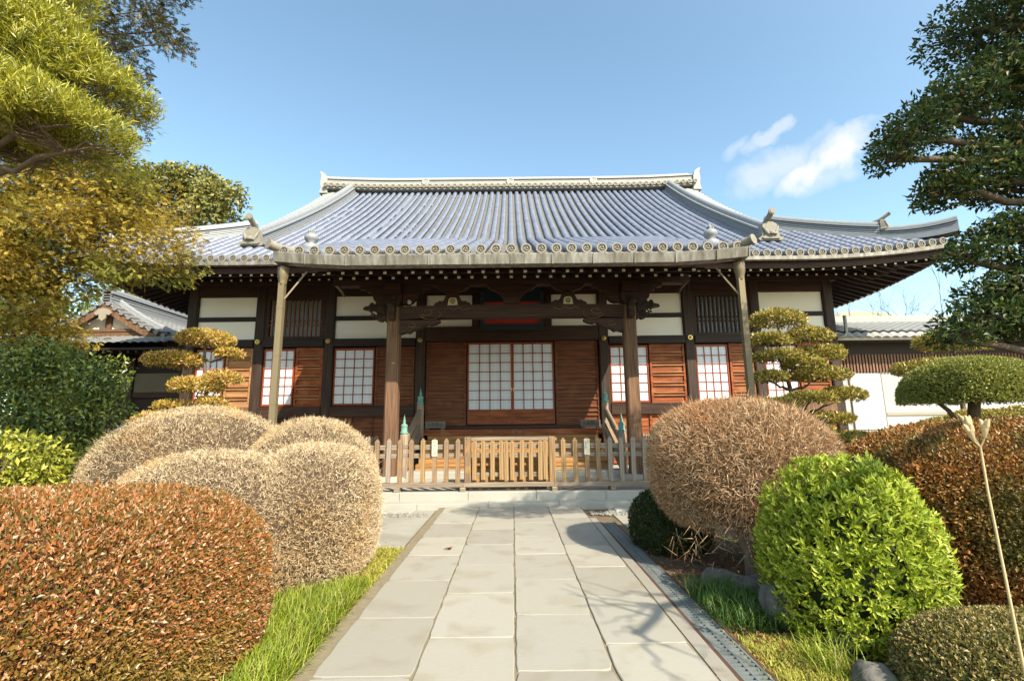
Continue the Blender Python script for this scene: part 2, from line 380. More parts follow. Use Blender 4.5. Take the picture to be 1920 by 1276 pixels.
class Tiles:
    def __init__(s): s.V = []; s.F = []; s.n = 0
    def strip(s, P, sec, lift):
        """P(t) -> centre line samples as list of points; sec = [(lateral vec, up)], stepped courses"""
        k = len(sec); rings = []
        for i, p in enumerate(P):
            for h in ((0,) if i == 0 else (lift, 0)):
                rings.append([(p[0] + a[0], p[1] + a[1], p[2] + u * (1 + h * 1.6) + h * .45) for a, u in sec])
        R = np.array(rings[:-1]); m = len(R)
        idx = np.arange(m * k).reshape(m, k) + s.n
        q = np.stack([idx[:-1, :-1], idx[:-1, 1:], idx[1:, 1:], idx[1:, :-1]], -1).reshape(-1, 4)
        s.V.append(R.reshape(-1, 3)); s.F.append(q); s.n += m * k
    def build(s, name, mat, parent, smooth=False):
        return npmesh(name, np.concatenate(s.V), np.concatenate(s.F), mat, parent, smooth)
def roll_sec(r, lat):
    return [((-r * lat[0], -r * lat[1]), -.07)] + [((-cos(pi * t / 6) * r * lat[0], -cos(pi * t / 6) * r * lat[1]), sin(pi * t / 6) * r * 1.0 + .0) for t in range(7)] + [((r * lat[0], r * lat[1]), -.07)]
def pan_sec(w, lat):
    return [((t * w * lat[0], t * w * lat[1]), -.05 * (1 - (2 * t) ** 2) - .0) for t in (-.5, -.25, 0, .25, .5)]
rolls, pans = Tiles(), Tiles()
def column(fn, u, v0, v1, lat, which):
    n = max(2, int(abs(v1 - v0) / .19)); pts = [fn(u, v0 + (v1 - v0) * i / n) for i in range(n + 1)]
    if which == 'r': rolls.strip([(p[0], p[1], p[2] + .028) for p in pts], roll_sec(.088, lat), .045)
    else: pans.strip(pts, pan_sec(S, lat), .055)
def front_top(x): return YR if abs(x) < 9.2 else max(YE + .1, 25.4 - abs(x))
for i in range(-40, 41):
    x = i * S
    col_lo = YK if abs(i) <= 15 else YE
    if abs(x) < 12.35: column(lambda u, v: (u, v, z_front(u, v)), x, front_top(x), col_lo, (1, 0), 'r')
    xp = x + S / 2
    if abs(xp) < 12.35 and i < 40:
        lo = YK if abs(xp) < 15.2 * S else YE
        column(lambda u, v: (u, v, z_front(u, v)), xp, front_top(xp), lo, (1, 0), 'p')
# hipped end slopes, left and right
for sg in (-1, 1):
    zsd = lambda u, v, sg=sg: (sg * v, u, float(np.polyval(cM, 12.9 + 12.5 - v)) + .36 * max(0, abs(u - 23) - 5.6) ** 2 / 20 * max(0, 1 - (12.5 - v) / 5))
    for i in range(66):
        y = 12.95 + i * S
        top = max(9.0, 25.4 - y if y < 23 else 12.5 - (33.1 - y))
        if top < 12.3:
            column(zsd, y, top, 12.5, (0, 1), 'r'); column(zsd, y + S / 2, top, 12.5, (0, 1), 'p')
rolls.build('roof_rolls', tile_roll, hall, True); pans.build('roof_pans', tile_pan, hall)
def z_roof(x, y):
    f = z_main(x, y if y < 23 else 46 - y)
    return f if abs(x) < 9.25 else min(f, float(np.polyval(cM, 25.4 - abs(x))) + .36 * max(0, abs(y - 23) - 5.6) ** 2 / 20 * max(0, 1 - (12.5 - abs(x)) / 5))
mb = MB()      # rear slope and gable ends
mb.grid(lambda x, y: (x, y, z_roof(x, y) + .03), [-12.4, -11.6, -10.8, -10, -9.26, -9.24, 0, 9.24, 9.26, 10, 10.8, 11.6, 12.4], [23 + i * .505 for i in range(21)])
mb.build('rear_slope', tile_pan, hall)
for sg in (-1, 1):
    mb = MB(); x = 8.75 * sg; ys = [16.3 + i * .67 for i in range(11)]
    out = [(y, z_main(0, y) - .12) for y in ys] + [(46 - y, z_main(0, y) - .12) for y in ys[::-1]] + [(29.7, 8.2), (16.3, 8.2)]
    mb.prism_x(out, x - .06, x + .06); mb.build('gable_wall', plaster, hall)

# round and lip tiles along the eaves
def disc_proto(r):
    V = []; F = []; n = 16; prof = [(r, .10), (r, 0), (r * .72, 0), (r * .68, .018), (.001, .018)]
    for q, d in prof:
        for k in range(n): t = 2 * pi * k / n; V.append((q * cos(t), d, q * sin(t)))
    for i in range(len(prof) - 1):
        for k in range(n): k2 = (k + 1) % n; F.append((i * n + k, i * n + n + k, i * n + n + k2, i * n + k2))
    nb = len(F) - n
    for c in range(3):      # three comma swirls
        o = len(V); a0 = c * 2 * pi / 3
        for j in range(6):
            t = a0 + j * .33; q = r * (.20 + .065 * j); w = r * (.15 - .022 * j)
            V += [((q - w) * cos(t), .004, (q - w) * sin(t)), ((q + w) * cos(t), .004, (q + w) * sin(t))]
        for j in range(5): F.append((o + 2 * j, o + 2 * j + 1, o + 2 * j + 3, o + 2 * j + 2))
    disc_proto.recess = range(nb - n, nb + n)
    return V, F
dV, dF = disc_proto(.108)
mbd, mbl = [MB(), MB(), MB()], [MB(), MB(), MB()]
side3 = lambda i: 0 if abs(i) <= 15 else (1 if i < 0 else 2)
def lip(mb, x, y, z0, z1, s=S):
    pts = []
    for i in range(9):
        t = i / 8 * 2 - 1; pts.append((x + t * (s / 2 - .03), z0 + (z1 - z0) * (t + 1) / 2 - .07 * (1 - t * t)))
    out = pts + [(a, b - .085) for a, b in pts[::-1]]
    mb.prism(out, y - .035, y + .02)
    out2 = [(a, b - .095) for a, b in pts] + [(a, b - .125) for a, b in pts[::-1]]
    mb.prism(out2, y - .05, y + .02)
for i in range(-40, 41):
    x = i * S
    if abs(x) > 12.35: continue
    y = YK if abs(i) <= 15 else YE; z = z_front(x, y) + .055
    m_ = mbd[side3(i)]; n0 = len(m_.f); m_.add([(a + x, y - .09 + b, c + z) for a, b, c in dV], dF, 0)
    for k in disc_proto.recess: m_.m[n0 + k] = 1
    for sgn in ((1,) if i < 40 else ()):
        x2 = (i + 1) * S
        if (abs(i) <= 15) != (abs(i + 1) <= 15) or abs(x2) > 12.35: continue
        lip(mbl[side3(i)], x + S / 2, y - .03, z_front(x, y) + .03, z_front(x2, y) + .03)
for k in range(3): mbd[k].build('eave_disc_tiles', [tile_end, tile_shade], hall); mbl[k].build('eave_lip_tiles', tile_end, hall)

# main ridge
rd = MB()
def ridge_z(x): return .045 * max(0, (abs(x) - 5) / 4.3) ** 2 * 3
xs = [-9.45 + i * .35 for i in range(55)]
for (z0, z1, hw) in ((13.10, 13.20, .42), (13.32, 13.40, .30), (13.40, 13.47, .27), (13.47, 13.54, .25), (13.54, 13.61, .235), (13.61, 13.68, .22), (13.68, 13.74, .27)):
    for a, b in zip(xs[:-1], xs[1:]):
        if a > 9.1: continue
        b = min(b, 9.25); za, zb = ridge_z(a), ridge_z(b)
        rd.add([(a, YR - hw, z0 + za), (b, YR - hw, z0 + zb), (b, YR - hw + .03, z1 + zb - .006), (a, YR - hw + .03, z1 + za - .006), (a, YR + hw, z0 + za), (b, YR + hw, z0 + zb), (b, YR + hw - .03, z1 + zb - .006), (a, YR + hw - .03, z1 + za - .006)],
               [(0, 1, 2, 3), (5, 4, 7, 6), (3, 2, 6, 7), (1, 0, 4, 5)])
rd.tube([(x, YR, 13.78 + ridge_z(x)) for x in xs[:-1]], .13, 10)
rb = rd.build('main_ridge', tile_rdg, hall)
rr = MB(); v2, f2 = disc_proto(.10)
for i in range(-30, 31):
    x = i * S
    rr.add([(a + x, YR - .52 + b * 1.5, c + 13.23 + ridge_z(x)) for a, b, c in v2], f2)
    rr.box(x + .10, x + S - .10, YR - .46, YR - .2, 13.19 + ridge_z(x), 13.32 + ridge_z(x)) if i < 30 else None
rr.build('ridge_discs', tile_end, rb)
v3, f3 = disc_proto(.19)
for x in (-4.28, 0, 4.2):
    c = MB(); c.add([(a + x, YR - .30 + b, e + 13.56) for a, b, e in v3], f3); c.build('crest_disc', tile_rdg, rb)
for sg in (-1, 1):
    e = MB(); x = sg * 9.42
    out = [(x - .20 * sg, 13.0), (x - .16 * sg, 13.75), (x - .08 * sg, 14.0), (x + .06 * sg, 14.12), (x + .22 * sg, 14.18), (x + .14 * sg, 13.95), (x + .18 * sg, 13.6), (x + .14 * sg, 13.3), (x + .22 * sg, 13.0)]
    e.prism(out if sg > 0 else out[::-1], YR - .34, YR + .34); e.build('ridge_end_tile', tile_rdg, hall)

def ridge_run(name, pts, w, h, layers, parent):
    """a stacked-tile ridge along a path of points on the roof surface"""
    mb = MB(); n = len(pts)
    side = []
    for i in range(n):
        d = Vector(pts[min(i + 1, n - 1)]) - Vector(pts[max(i - 1, 0)]); d.z = 0; d.normalize(); side.append(Vector((d.y, -d.x, 0)))
    for L in range(layers):
        z0, z1 = h * L / layers, h * (L + .68) / layers
        hw = w / 2 * (1 - .22 * L / layers) + (.05 if L == layers - 1 or L == 0 else 0)
        for i in range(n - 1):
            p, q = Vector(pts[i]), Vector(pts[i + 1]); a, b = side[i], side[i + 1]
            U = Vector((0, 0, 1))
            vs = [p - a * hw + U * (z0 - .12 * (L == 0)), p + a * hw + U * (z0 - .12 * (L == 0)), p + a * hw * .96 + U * z1, p - a * hw * .96 + U * z1]
            vs += [q - b * hw + U * (z0 - .12 * (L == 0)), q + b * hw + U * (z0 - .12 * (L == 0)), q + b * hw * .96 + U * z1, q - b * hw * .96 + U * z1]
            mb.add(vs, [(0, 4, 7, 3), (5, 1, 2, 6), (3, 7, 6, 2)] + ([(0, 1, 5, 4), (0, 3, 2, 1)] if i == 0 else []) + ([(4, 5, 6, 7)] if i == n - 2 else []))
        # inner core between the layers
    for i in range(n - 1):
        p, q = Vector(pts[i]), Vector(pts[i + 1]); mb.bar(p + Vector((0, 0, h / 2)), q + Vector((0, 0, h / 2)), w * .60, h * .98)
    mb.tube([(p[0], p[1], p[2] + h + .02) for p in pts], w * .29, 10)
    return mb.build(name, tile_rdd, parent)
def demon_tile(p, d, s, parent):
    """ornamental end tile: shield, curled horns and a round pipe tile on top; p base, d outward direction in plan"""
    d = Vector((d[0], d[1], 0)).normalized(); r = Vector((d.y, -d.x, 0)); mb = MB(); P = Vector(p)
    out = [(-.34, 0), (-.40, .06), (-.27, .14), (-.25, .36), (-.22, .52), (-.10, .60), (.10, .60), (.22, .52), (.25, .36), (.27, .14), (.40, .06), (.34, 0)]
    for (k, y0, y1) in ((1, -.10, .10), (.72, .10, .15)):
        V = [P + r * (x * s * k) + d * (y * s) + Vector((0, 0, (z * k + .04 * (k < 1)) * s)) for y in (y0, y1) for x, z in out]
        n = len(out); mb.add(V, [tuple(range(n)), tuple(range(2 * n - 1, n - 1, -1))] + [(i, i + n, (i + 1) % n + n, (i + 1) % n) for i in range(n)])
    for sg in (-1, 1):
        mb.tube([P + r * (sg * (.10 + .05 * t)) * s + d * (.17 - .02 * t) * s + Vector((0, 0, (.16 + .10 * t) * s)) for t in range(4)], [.05 * s, .055 * s, .04 * s, .015 * s], 6)
    mb.lathe([(.10 * s, -.04 * s), (.12 * s, 0), (.08 * s, .06 * s), (.01, .09 * s)], P + d * .15 * s + Vector((0, 0, .2 * s)), 8)
    o = mb.build('demon_tile', tile_end, parent)
    mb = MB(); a = P - d * .55 * s + Vector((0, 0, .55 * s)); b = P + d * .30 * s + Vector((0, 0, .86 * s))
    mb.tube([a, (a + b) / 2 - Vector((0, 0, .04)), b], .085 * s, 12); mb.tube([b - d * .03 * s, b + d * .015 * s], .105 * s, 12)
    mb.tube([b + d * .014 * s, b + d * .03 * s], .07 * s, 10)
    mb.build('pipe_tile', tile_end, o)
for sg in (-1, 1):
    pts = [(sg * 8.0, y, z_front(8.0, y) + .12) for y in np.linspace(22.7, 14.35, 26)]
    ridge_run('descending_ridge', pts, .46, .40, 6, hall)
    demon_tile((sg * 8.0, 14.2, z_front(8, 14.2) + .10), (0, -1), 1.0, hall)
    hz = lambda t: (sg * (9.1 + 3.4 * t), 16.3 - 3.4 * t, z_main(9.1 + 3.4 * t, 16.3 - 3.4 * t) + .02 + .06 * t ** 3 + .30 * max(0, t - .62) ** 2 / .16)
    ridge_run('hip_ridge', [hz(t) for t in np.linspace(0, .66, 14)], .42, .38, 6, hall)
    ridge_run('hip_ridge', [hz(t) for t in np.linspace(.66, 1.02, 10)], .36, .26, 4, hall)
    demon_tile(Vector(hz(.68)) + Vector((0, 0, .22)), (sg, -1), .62, hall)
    v = MB()      # verge tiles lying across the gable edge
    for k in range(22):
        y = 22.8 - k * .29; z = z_main(0, y) + .05
        v.tube([(sg * 8.55, y, z + .05), (sg * 9.35, y, z - .02)], .095, 8)
    v.build('verge_tiles', tile_rdg, hall)
    # end pipe tile and jar finial of the porch roof
    e = MB(); z = z_k(YK)
    e.tube([(sg * 4.55, 9.75, z + .16), (sg * 4.72, 9.50, z + .12), (sg * 4.88, 9.26, z + .15)], .095, 12); e.tube([(sg * 4.87, 9.27, z + .15), (sg * 4.89, 9.24, z + .155)], .11, 12)
    e.build('corner_pipe_tile', tile_end, hall)
    j = MB(); j.lathe([(.16, -.05), (.19, .03), (.16, .11), (.08, .14), (.07, .17), (.13, .22), (.15, .28), (.13, .34), (.07, .38), (.04, .40), (.08, .43), (.03, .46), (.005, .53)], (sg * 4.33, 9.95, z_k(9.95) + .06), 16)
    for k in range(6):
        t = k * pi / 3; j.tube([(sg * 4.33 + .05 * cos(t), 9.95 + .05 * sin(t), z_k(9.95) + .43), (sg * 4.33 + .09 * cos(t), 9.95 + .09 * sin(t), z_k(9.95) + .50)], [.02, .008], 5)
    j.build('jar_finial', tile_rdd, hall)

# ---- eaves from below: soffit boards, fascia, gutter, rafters
mb = MB()
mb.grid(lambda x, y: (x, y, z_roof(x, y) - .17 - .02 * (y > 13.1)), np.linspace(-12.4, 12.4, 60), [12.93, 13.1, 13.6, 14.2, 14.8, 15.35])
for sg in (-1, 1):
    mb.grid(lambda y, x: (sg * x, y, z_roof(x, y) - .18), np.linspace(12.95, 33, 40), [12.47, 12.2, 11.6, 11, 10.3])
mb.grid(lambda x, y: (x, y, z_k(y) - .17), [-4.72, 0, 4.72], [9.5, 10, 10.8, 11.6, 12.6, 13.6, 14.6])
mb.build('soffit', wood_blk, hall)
mb = MB()      # dark fascia beams above the rafter ends
for a, b in zip(np.linspace(-12.35, 12.35, 50)[:-1], np.linspace(-12.35, 12.35, 50)[1:]):
    mb.bar((a, 13.03, z_main(a, 12.9) - .24), (b, 13.03, z_main(b, 12.9) - .24), .10, .16)
    mb.bar((a, 13.85, z_main(a, 13.85) - .72), (b, 13.85, z_main(b, 13.85) - .72), .06, .07)
mb.box(-4.7, 4.7, 9.56, 9.68, 4.70, 4.84); mb.box(-4.3, 4.3, 10.30, 10.36, 4.80, 4.86)
for sg in (-1, 1):
    for y0, y1 in zip(np.linspace(13, 33, 20)[:-1], np.linspace(13, 33, 20)[1:]):
        f = lambda y: 6.03 + .36 * max(0, abs(y - 23) - 5.6) ** 2 / 20
        mb.bar((sg * 12.36, y0, f(y0) - .24), (sg * 12.36, y1, f(y1) - .24), .10, .16)
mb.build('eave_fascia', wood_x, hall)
for sg in (-1, 1):
    mb = MB(); g = np.linspace(4.6, 12.3, 22)
    for a, b in zip(g[:-1], g[1:]):
        mb.bar((sg * a, 12.86, z_main(a, 12.9) - .10), (sg * b, 12.86, z_main(b, 12.9) - .10), .16, .10)
    f = lambda y: 6.03 + .36 * max(0, abs(y - 23) - 5.6) ** 2 / 20
    for y0, y1 in zip(np.linspace(12.9, 32, 18)[:-1], np.linspace(12.9, 32, 18)[1:]):
        mb.bar((sg * 12.52, y0, f(y0) - .12), (sg * 12.52, y1, f(y1) - .12), .14, .12)
    mb.build('eave_gutter', gutter_m, hall)
mb = MB(); rnd = random.Random(2)
def gz(x): return .10 * max(0, (abs(x) - 3.2) / 1.5) ** 1.5
gx = [-4.74, -4.1] + [-4.1 + .82 * i for i in range(1, 11)] + [4.74]
for a, b in zip(gx[:-1], gx[1:]):
    o = rnd.uniform(-.002, .002)
    q = [(a + .002, gz(a)), (b - .002, gz(b))]
    vs = []
    for x, dz in q: vs += [(x, 9.20 + o, 4.62 + dz), (x, 9.16 + o, 4.805 + dz), (x, 9.175 + o, 4.82 + dz), (x, 9.42, 4.82 + dz), (x, 9.40, 4.605 + dz)]
    mb.add(vs, [(0, 5, 6, 1), (1, 6, 7, 2), (2, 7, 8, 3), (3, 8, 9, 4), (4, 9, 5, 0), (0, 1, 2, 3, 4), (9, 8, 7, 6, 5)])
    mb.bar((b, 9.178, 4.605 + gz(b)), (b, 9.150, 4.805 + gz(b)), .03, .008, up=(0, 1, 0))
mb.build('porch_gutter', gutter_m, hall)
for x in (-4.62, 4.62):
    mb = MB(); mb.box(x - .058, x + .058, 9.345, 9.455, .2, 4.32)
    for z in (.95, 1.9, 2.85, 3.8): mb.box(x - .062, x + .062, 9.341, 9.459, z, z + .035)
    dp = mb.build('downpipe', pipe_m, hall)
    mb = MB()
    mb.lathe([(.085, 4.30), (.09, 4.36), (.095, 4.40), (.115, 4.47), (.12, 4.54), (.12, 4.66)], (x, 9.40, 0), 4); mb.build('hopper_head', pipe_m, dp)
    s = 1 if x > 0 else -1
    mb = MB(); mb.bar((x - s * .02, 9.40, 3.95), (x - s * .42, 9.55, 4.62), .022, .03); mb.build('stay_rod', pipe_m, dp)

def rafter_mesh(y0, z0, y1, z1, w=.074, h=.090):
    mb = MB(); mb.bar((0, y0, z0), (0, y1, z1), w, h)
    mb.add([(-w / 2 + .004, y0 - .003, z0 - h / 2 + .002), (w / 2 - .004, y0 - .003, z0 - h / 2 + .002), (w / 2 - .004, y0 - .003, z0 + h / 2), (-w / 2 + .004, y0 - .003, z0 + h / 2)], [(0, 1, 2, 3)], 1)
    return mb
RS = .2935
protos = {}
def rafter(kind, args, x, dz):
    if kind not in protos:
        o = rafter_mesh(*args).build('rafter', [wood_y, white_end], None); o.parent = hall; protos[kind] = o
    else:
        o = protos[kind].copy(); COL.objects.link(o)
    o.location = (x, -15.2, dz)
rest = MB(); count = 0
main_up = []
for i in range(-40, 41):
    x = i * RS
    if abs(i) <= 13:
        rafter('pu', (9.70, 4.635, 10.7, 4.93), x, 0); rafter('pl', (10.4, 4.735, 13.2, 5.62), x, 0); count += 2
    if 4.35 < abs(x) < 12.0: main_up.append(x)
main_up.sort(key=abs)
for n, x in enumerate(main_up):
    dz = z_main(x, 12.9) - 6.03
    if count < 100: rafter('mu', (13.1, 5.70, 14.3, 6.12), x, dz); count += 1
    else:
        r = rafter_mesh(13.1, 5.70, 14.3, 6.12)
        for f, m in zip(r.f, r.m): rest.add([(r.v[k][0] + x, r.v[k][1], r.v[k][2] + dz) for k in f], [tuple(range(len(f)))], m)
for i in range(-37, 38):
    x = (i + .3) * RS
    if 4.2 < abs(x) < 11.1:
        r = rafter_mesh(14.0, 5.82, 15.3, 6.2, .072, .082)
        for f, m in zip(r.f, r.m): rest.add([(r.v[k][0] + x, r.v[k][1], r.v[k][2]) for k in f], [tuple(range(len(f)))], m)
for sg in (-1, 1):
    for i in range(60):
        y = 13.4 + i * RS; dz = .36 * max(0, abs(y - 23) - 5.6) ** 2 / 20
        rest.bar((sg * 12.3, y, 5.70 + dz), (sg * 10.6, y, 6.25), .088, .105)
        x = sg * 12.303; rest.add([(x, y - .04, 5.65 + dz), (x, y + .04, 5.65 + dz), (x, y + .04, 5.75 + dz), (x, y - .04, 5.75 + dz)], [(0, 1, 2, 3)], 1)
        rest.add([(x - sg * .01, y - .038, 5.645 + dz), (x - sg * .01, y + .038, 5.645 + dz), (x - sg * .13, y + .038, 5.682 + dz), (x - sg * .13, y - .038, 5.682 + dz)], [(0, 1, 2, 3)], 1)
        rest.bar((sg * 11.35, y, 5.85), (sg * 10.2, y, 6.25), .08, .09)
    rest.bar((sg * 12.25, 13.05, 5.95), (sg * 10.2, 15.2, 6.35), .16, .2)
ro = rest.build('rafter_rows', [wood_y, white_end], hall); ro['kind'] = 'stuff'
# hip beam ends, pale
for sg in (-1, 1):
    mb = MB(); mb.bar((sg * 12.55, 12.78, 6.02), (sg * 12.2, 13.1, 5.98), .14, .17); mb.build('hip_beam_cap', cream_trim, hall)

# ---- walls: pillars, beams, plaster, boards, windows
def box_part(name, x0, x1, y0, y1, z0, z1, m, parent=hall, c=.01):
    mb = MB(); mb.cbox(x0, x1, y0, y1, z0, z1, c); return mb.build(name, m, parent)
PX = [-10.28, -8.08, -5.84, -2.92, 2.92, 5.66, 7.83, 10.22]
for x in PX: box_part('pillar', x - .155, x + .155, YW - .06, YW + .25, .2, 6.1, wood_z, c=.03)
# side and rear walls, so that the hall is closed
mb = MB()
for sg in (-1, 1): mb.box(sg * 10.2 - .08, sg * 10.2 + .08, YW + .25, 30.5, .2, 6.6)
mb.box(-10.2, 10.2, 30.4, 30.55, .2, 6.6); mb.box(-10.1, 10.1, YW + .20, YW + .26, .25, 6.6)
mb.build('rear_wall', wood_blk, hall)
W0 = YW
box_part('wall_plate', -10.5, 10.5, W0 - .13, W0 + .22, 5.95, 6.25, wood_x)
box_part('head_beam', -10.4, 10.4, W0 - .02, W0 + .2, 5.62, 5.945, wood_x)
def seg(a, b): return a + .157, b - .157
bays = [seg(PX[i], PX[i + 1]) for i in range(7)]
names = 'ABCMDEF'
for (a, b), n in zip(bays, names):
    if n == 'M': continue
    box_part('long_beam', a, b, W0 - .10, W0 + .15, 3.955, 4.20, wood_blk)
    box_part('sill_beam', a - .01, b + .01, W0 - .09, W0 + .15, 1.74, 2.07, wood_pil if n in 'AF' else wood_x)
    if n in 'ACDF':
        box_part('plaster_panel', a, b, W0 + .05, W0 + .15, 4.955, 5.615, plaster)
        box_part('plaster_panel', a, b, W0 + .05, W0 + .15, 4.205, 4.815, plaster)
        box_part('tie_beam', a, b, W0 - .02, W0 + .15, 4.82, 4.95, wood_blk)
    else:
        fr = MB(); fr.box(a, b, W0 - .01, W0 + .12, 4.205, 4.30); fr.box(a, b, W0 - .01, W0 + .12, 5.50, 5.615); fr.box(a, a + .12, W0 - .01, W0 + .12, 4.305, 5.495); fr.box(b - .12, b, W0 - .01, W0 + .12, 4.305, 5.495)
        f = fr.build('lattice_window', wood_x, hall)
        box_part('backing', a + .12, b - .12, W0 + .10, W0 + .13, 4.305, 5.495, paper_back, f)
        lt = MB(); k = 12
        for i in range(k): x = a + .12 + (b - a - .24) * (i + .5) / k; lt.box(x - .025, x + .025, W0 + .02, W0 + .07, 4.303, 5.497)
        for z in (4.66, 4.80): lt.box(a + .121, b - .121, W0 + .03, W0 + .06, z, z + .045)
        lt.build('lattice', slat_br if n == 'B' else wood_x, f)
    # skirting boards under the sill
    sk = MB(); sk.box(a, b, W0 + .03, W0 + .12, .25, 1.735)
    for i in range(1, 4): x = a + (b - a) * i / 4; sk.box(x - .035, x + .035, W0 - .02, W0 + .029, .25, 1.733)
    for z in (.62, .98, 1.36): sk.box(a + .001, b - .001, W0 + .018, W0 + .031, z, z + .014)
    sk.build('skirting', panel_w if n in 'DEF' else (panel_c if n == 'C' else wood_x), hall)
nails = []
for x in PX:
    c = MB(); c.tube([(x, W0 - .125, 4.12), (x, W0 - .06, 4.12)], .075, 12); c.lathe([(.05, -.01), (.055, .0), (.03, .03), (.001, .04)], (0, 0, 0), 10)
    # turn the boss to face forward
    n0 = len(c.v) - (4 * 10 + 20)
    c.v = [v if i < n0 else (x + v[0], W0 - .125 - v[2], 4.12 + v[1]) for i, v in enumerate(c.v)]
    c.build('nail_cap', gold_m, hall)

def shoji(x0, x1, z0, z1, nc, nr, name='paper_window', y=W0 + .02, dado=0, parent=hall):
    fw = .045; fr = MB()
    fr.cbox(x0, x0 + fw, y, y + .05, z0, z1, .006); fr.cbox(x1 - fw, x1, y, y + .05, z0, z1, .006)
    fr.box(x0 + fw, x1 - fw, y + .002, y + .048, z1 - .07, z1 - .002); fr.box(x0 + fw, x1 - fw, y + .002, y + .048, z0, z0 + .06)
    f = fr.build(name, red_lac, parent)
    zb = z0 + .06
    if dado:
        fr = MB(); zb = dado; xm = (x0 + x1) / 2
        fr.box(x0 + fw, x1 - fw, y + .02, y + .03, z0 + .06, dado - .05); fr.box(x0 + fw, x1 - fw, y + .004, y + .046, dado - .05, dado); fr.box(xm - .03, xm + .03, y + .006, y + .02, z0 + .06, dado - .05)
        for z in (.40, .47, .54): zz = z0 + (dado - z0) * z; fr.box(x0 + fw, x1 - fw, y + .008, y + .02, zz, zz + .018)
        fr.build('lower_board', panel_w, f)
    box_part('paper', x0 + fw, x1 - fw, y + .028, y + .036, zb, z1 - .07, paper, f, .001)
    lt = MB(); w = x1 - x0 - 2 * fw; h = z1 - .07 - zb
    for i in range(1, nc): x = x0 + fw + w * i / nc; lt.box(x - .013, x + .013, y + .008, y + .026, zb, z1 - .07)
    for i in range(1, nr): z = zb + h * i / nr; lt.box(x0 + fw, x1 - fw, y + .010, y + .024, z - .013, z + .013)
    lt.build('lattice', red_lac, f)
    # the finer inner lattice seen through the paper
    lt = MB()
    for i in range(nc): x = x0 + fw + w * (i + .5) / nc; lt.box(x - .006, x + .006, y + .0255, y + .0275, zb, z1 - .07)
    for i in range(nr): z = zb + h * (i + .5) / nr; lt.box(x0 + fw, x1 - fw, y + .0256, y + .0274, z - .005, z + .005)
    lt.build('inner_lattice', surf_il, f)
    return f
surf_il = surf('inner_lattice_paint', [(.70, .72, .74), (.75, .76, .77)], (4, 4, 4), .8, 0)
def boards(x0, x1, z0, z1, mat, seed, single=False, y=W0 + .0):
    rnd = random.Random(seed); mb = MB(); fw = .07
    n = 6; zs = [z0 + (z1 - z0) * i / n for i in range(n + 1)]
    for a, b in zip(zs[:-1], zs[1:]): o = rnd.uniform(0, .006); mb.box(x0 + fw, x1 - fw, y + .055 + o, y + .08, a + .002, b - .002)
    mb.cbox(x0, x0 + fw, y + .01, y + .08, z0, z1, .006); mb.cbox(x1 - fw, x1, y + .01, y + .08, z0, z1, .006)
    mb.box(x0 + fw, x1 - fw, y + .02, y + .05, z1 - .09, z1); mb.box(x0 + fw, x1 - fw, y + .02, y + .05, z0, z0 + .09)
    if single: lv = [z0 + (z1 - z0) * t for t in (.11, .16, .21, .30, .38, .43, .48, .56, .62, .71, .79, .90)]
    else: lv = [z0 + (z1 - z0) * t + d for t in (.15, .32, .49, .66, .83) for d in (-.045, .045)]
    bt = MB()
    for z in lv:
        o = rnd.uniform(-.004, .004); bt.box(x0 + fw + .002, x1 - fw - .002, y + .004 + o, y + .054, z - .015, z + .015)
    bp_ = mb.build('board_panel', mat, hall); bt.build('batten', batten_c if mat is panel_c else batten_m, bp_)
LZ0, LZ1 = 2.075, 3.95
for (x0, x1, nc) in ((-10.05, -9.15, 4), (-7.9, -6.92, 4), (-5.66, -4.38, 4), (3.10, 4.32, 4), (5.84, 6.86, 4), (8.02, 9.05, 4)):
    shoji(x0, x1, LZ0 + .02, LZ1 - .04, nc, 6)
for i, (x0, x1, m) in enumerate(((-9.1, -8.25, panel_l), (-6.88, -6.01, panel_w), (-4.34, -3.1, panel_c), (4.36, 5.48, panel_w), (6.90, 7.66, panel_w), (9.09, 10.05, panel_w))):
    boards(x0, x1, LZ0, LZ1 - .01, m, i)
# central bay: two sliding paper doors between board panels
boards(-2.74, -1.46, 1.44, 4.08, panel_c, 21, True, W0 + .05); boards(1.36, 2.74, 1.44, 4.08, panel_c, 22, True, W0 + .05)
for a, b in ((-1.42, .0), (.0, 1.32)):
    d = shoji(a if a < 0 else a + .003, b - .003 if a < 0 else b, 1.47, 4.06, 4, 7, 'sliding_door', W0 + (.05 if a < 0 else .09), 1.93)
    x = b - .03 if a < 0 else a + .03
    mb = MB(); mb.tube([(x, W0 + .045 + (a >= 0) * .04, 2.50), (x, W0 + .045 + (a >= 0) * .04, 2.60)], .012, 6); mb.build('door_pull', gold_m, d)
box_part('door_sill', -2.76, 2.76, W0 - .10, W0 + .15, 1.33, 1.438, wood_x)
box_part('door_lintel', -2.76, 2.76, W0 - .05, W0 + .15, 4.09, 4.56, wood_x)
for x0, x1 in ((-2.76, -1.28), (1.28, 2.76)): box_part('plaster_panel', x0, x1, W0 + .05, W0 + .15, 4.565, 5.615, plaster)
for x in (-1.16, 1.16): box_part('strut_post', x - .12, x + .12, W0 - .04, W0 + .15, 4.565, 5.615, wood_z)
box_part('board_panel', -1.04, 1.04, W0 + .06, W0 + .15, 4.565, 5.615, wood_x)
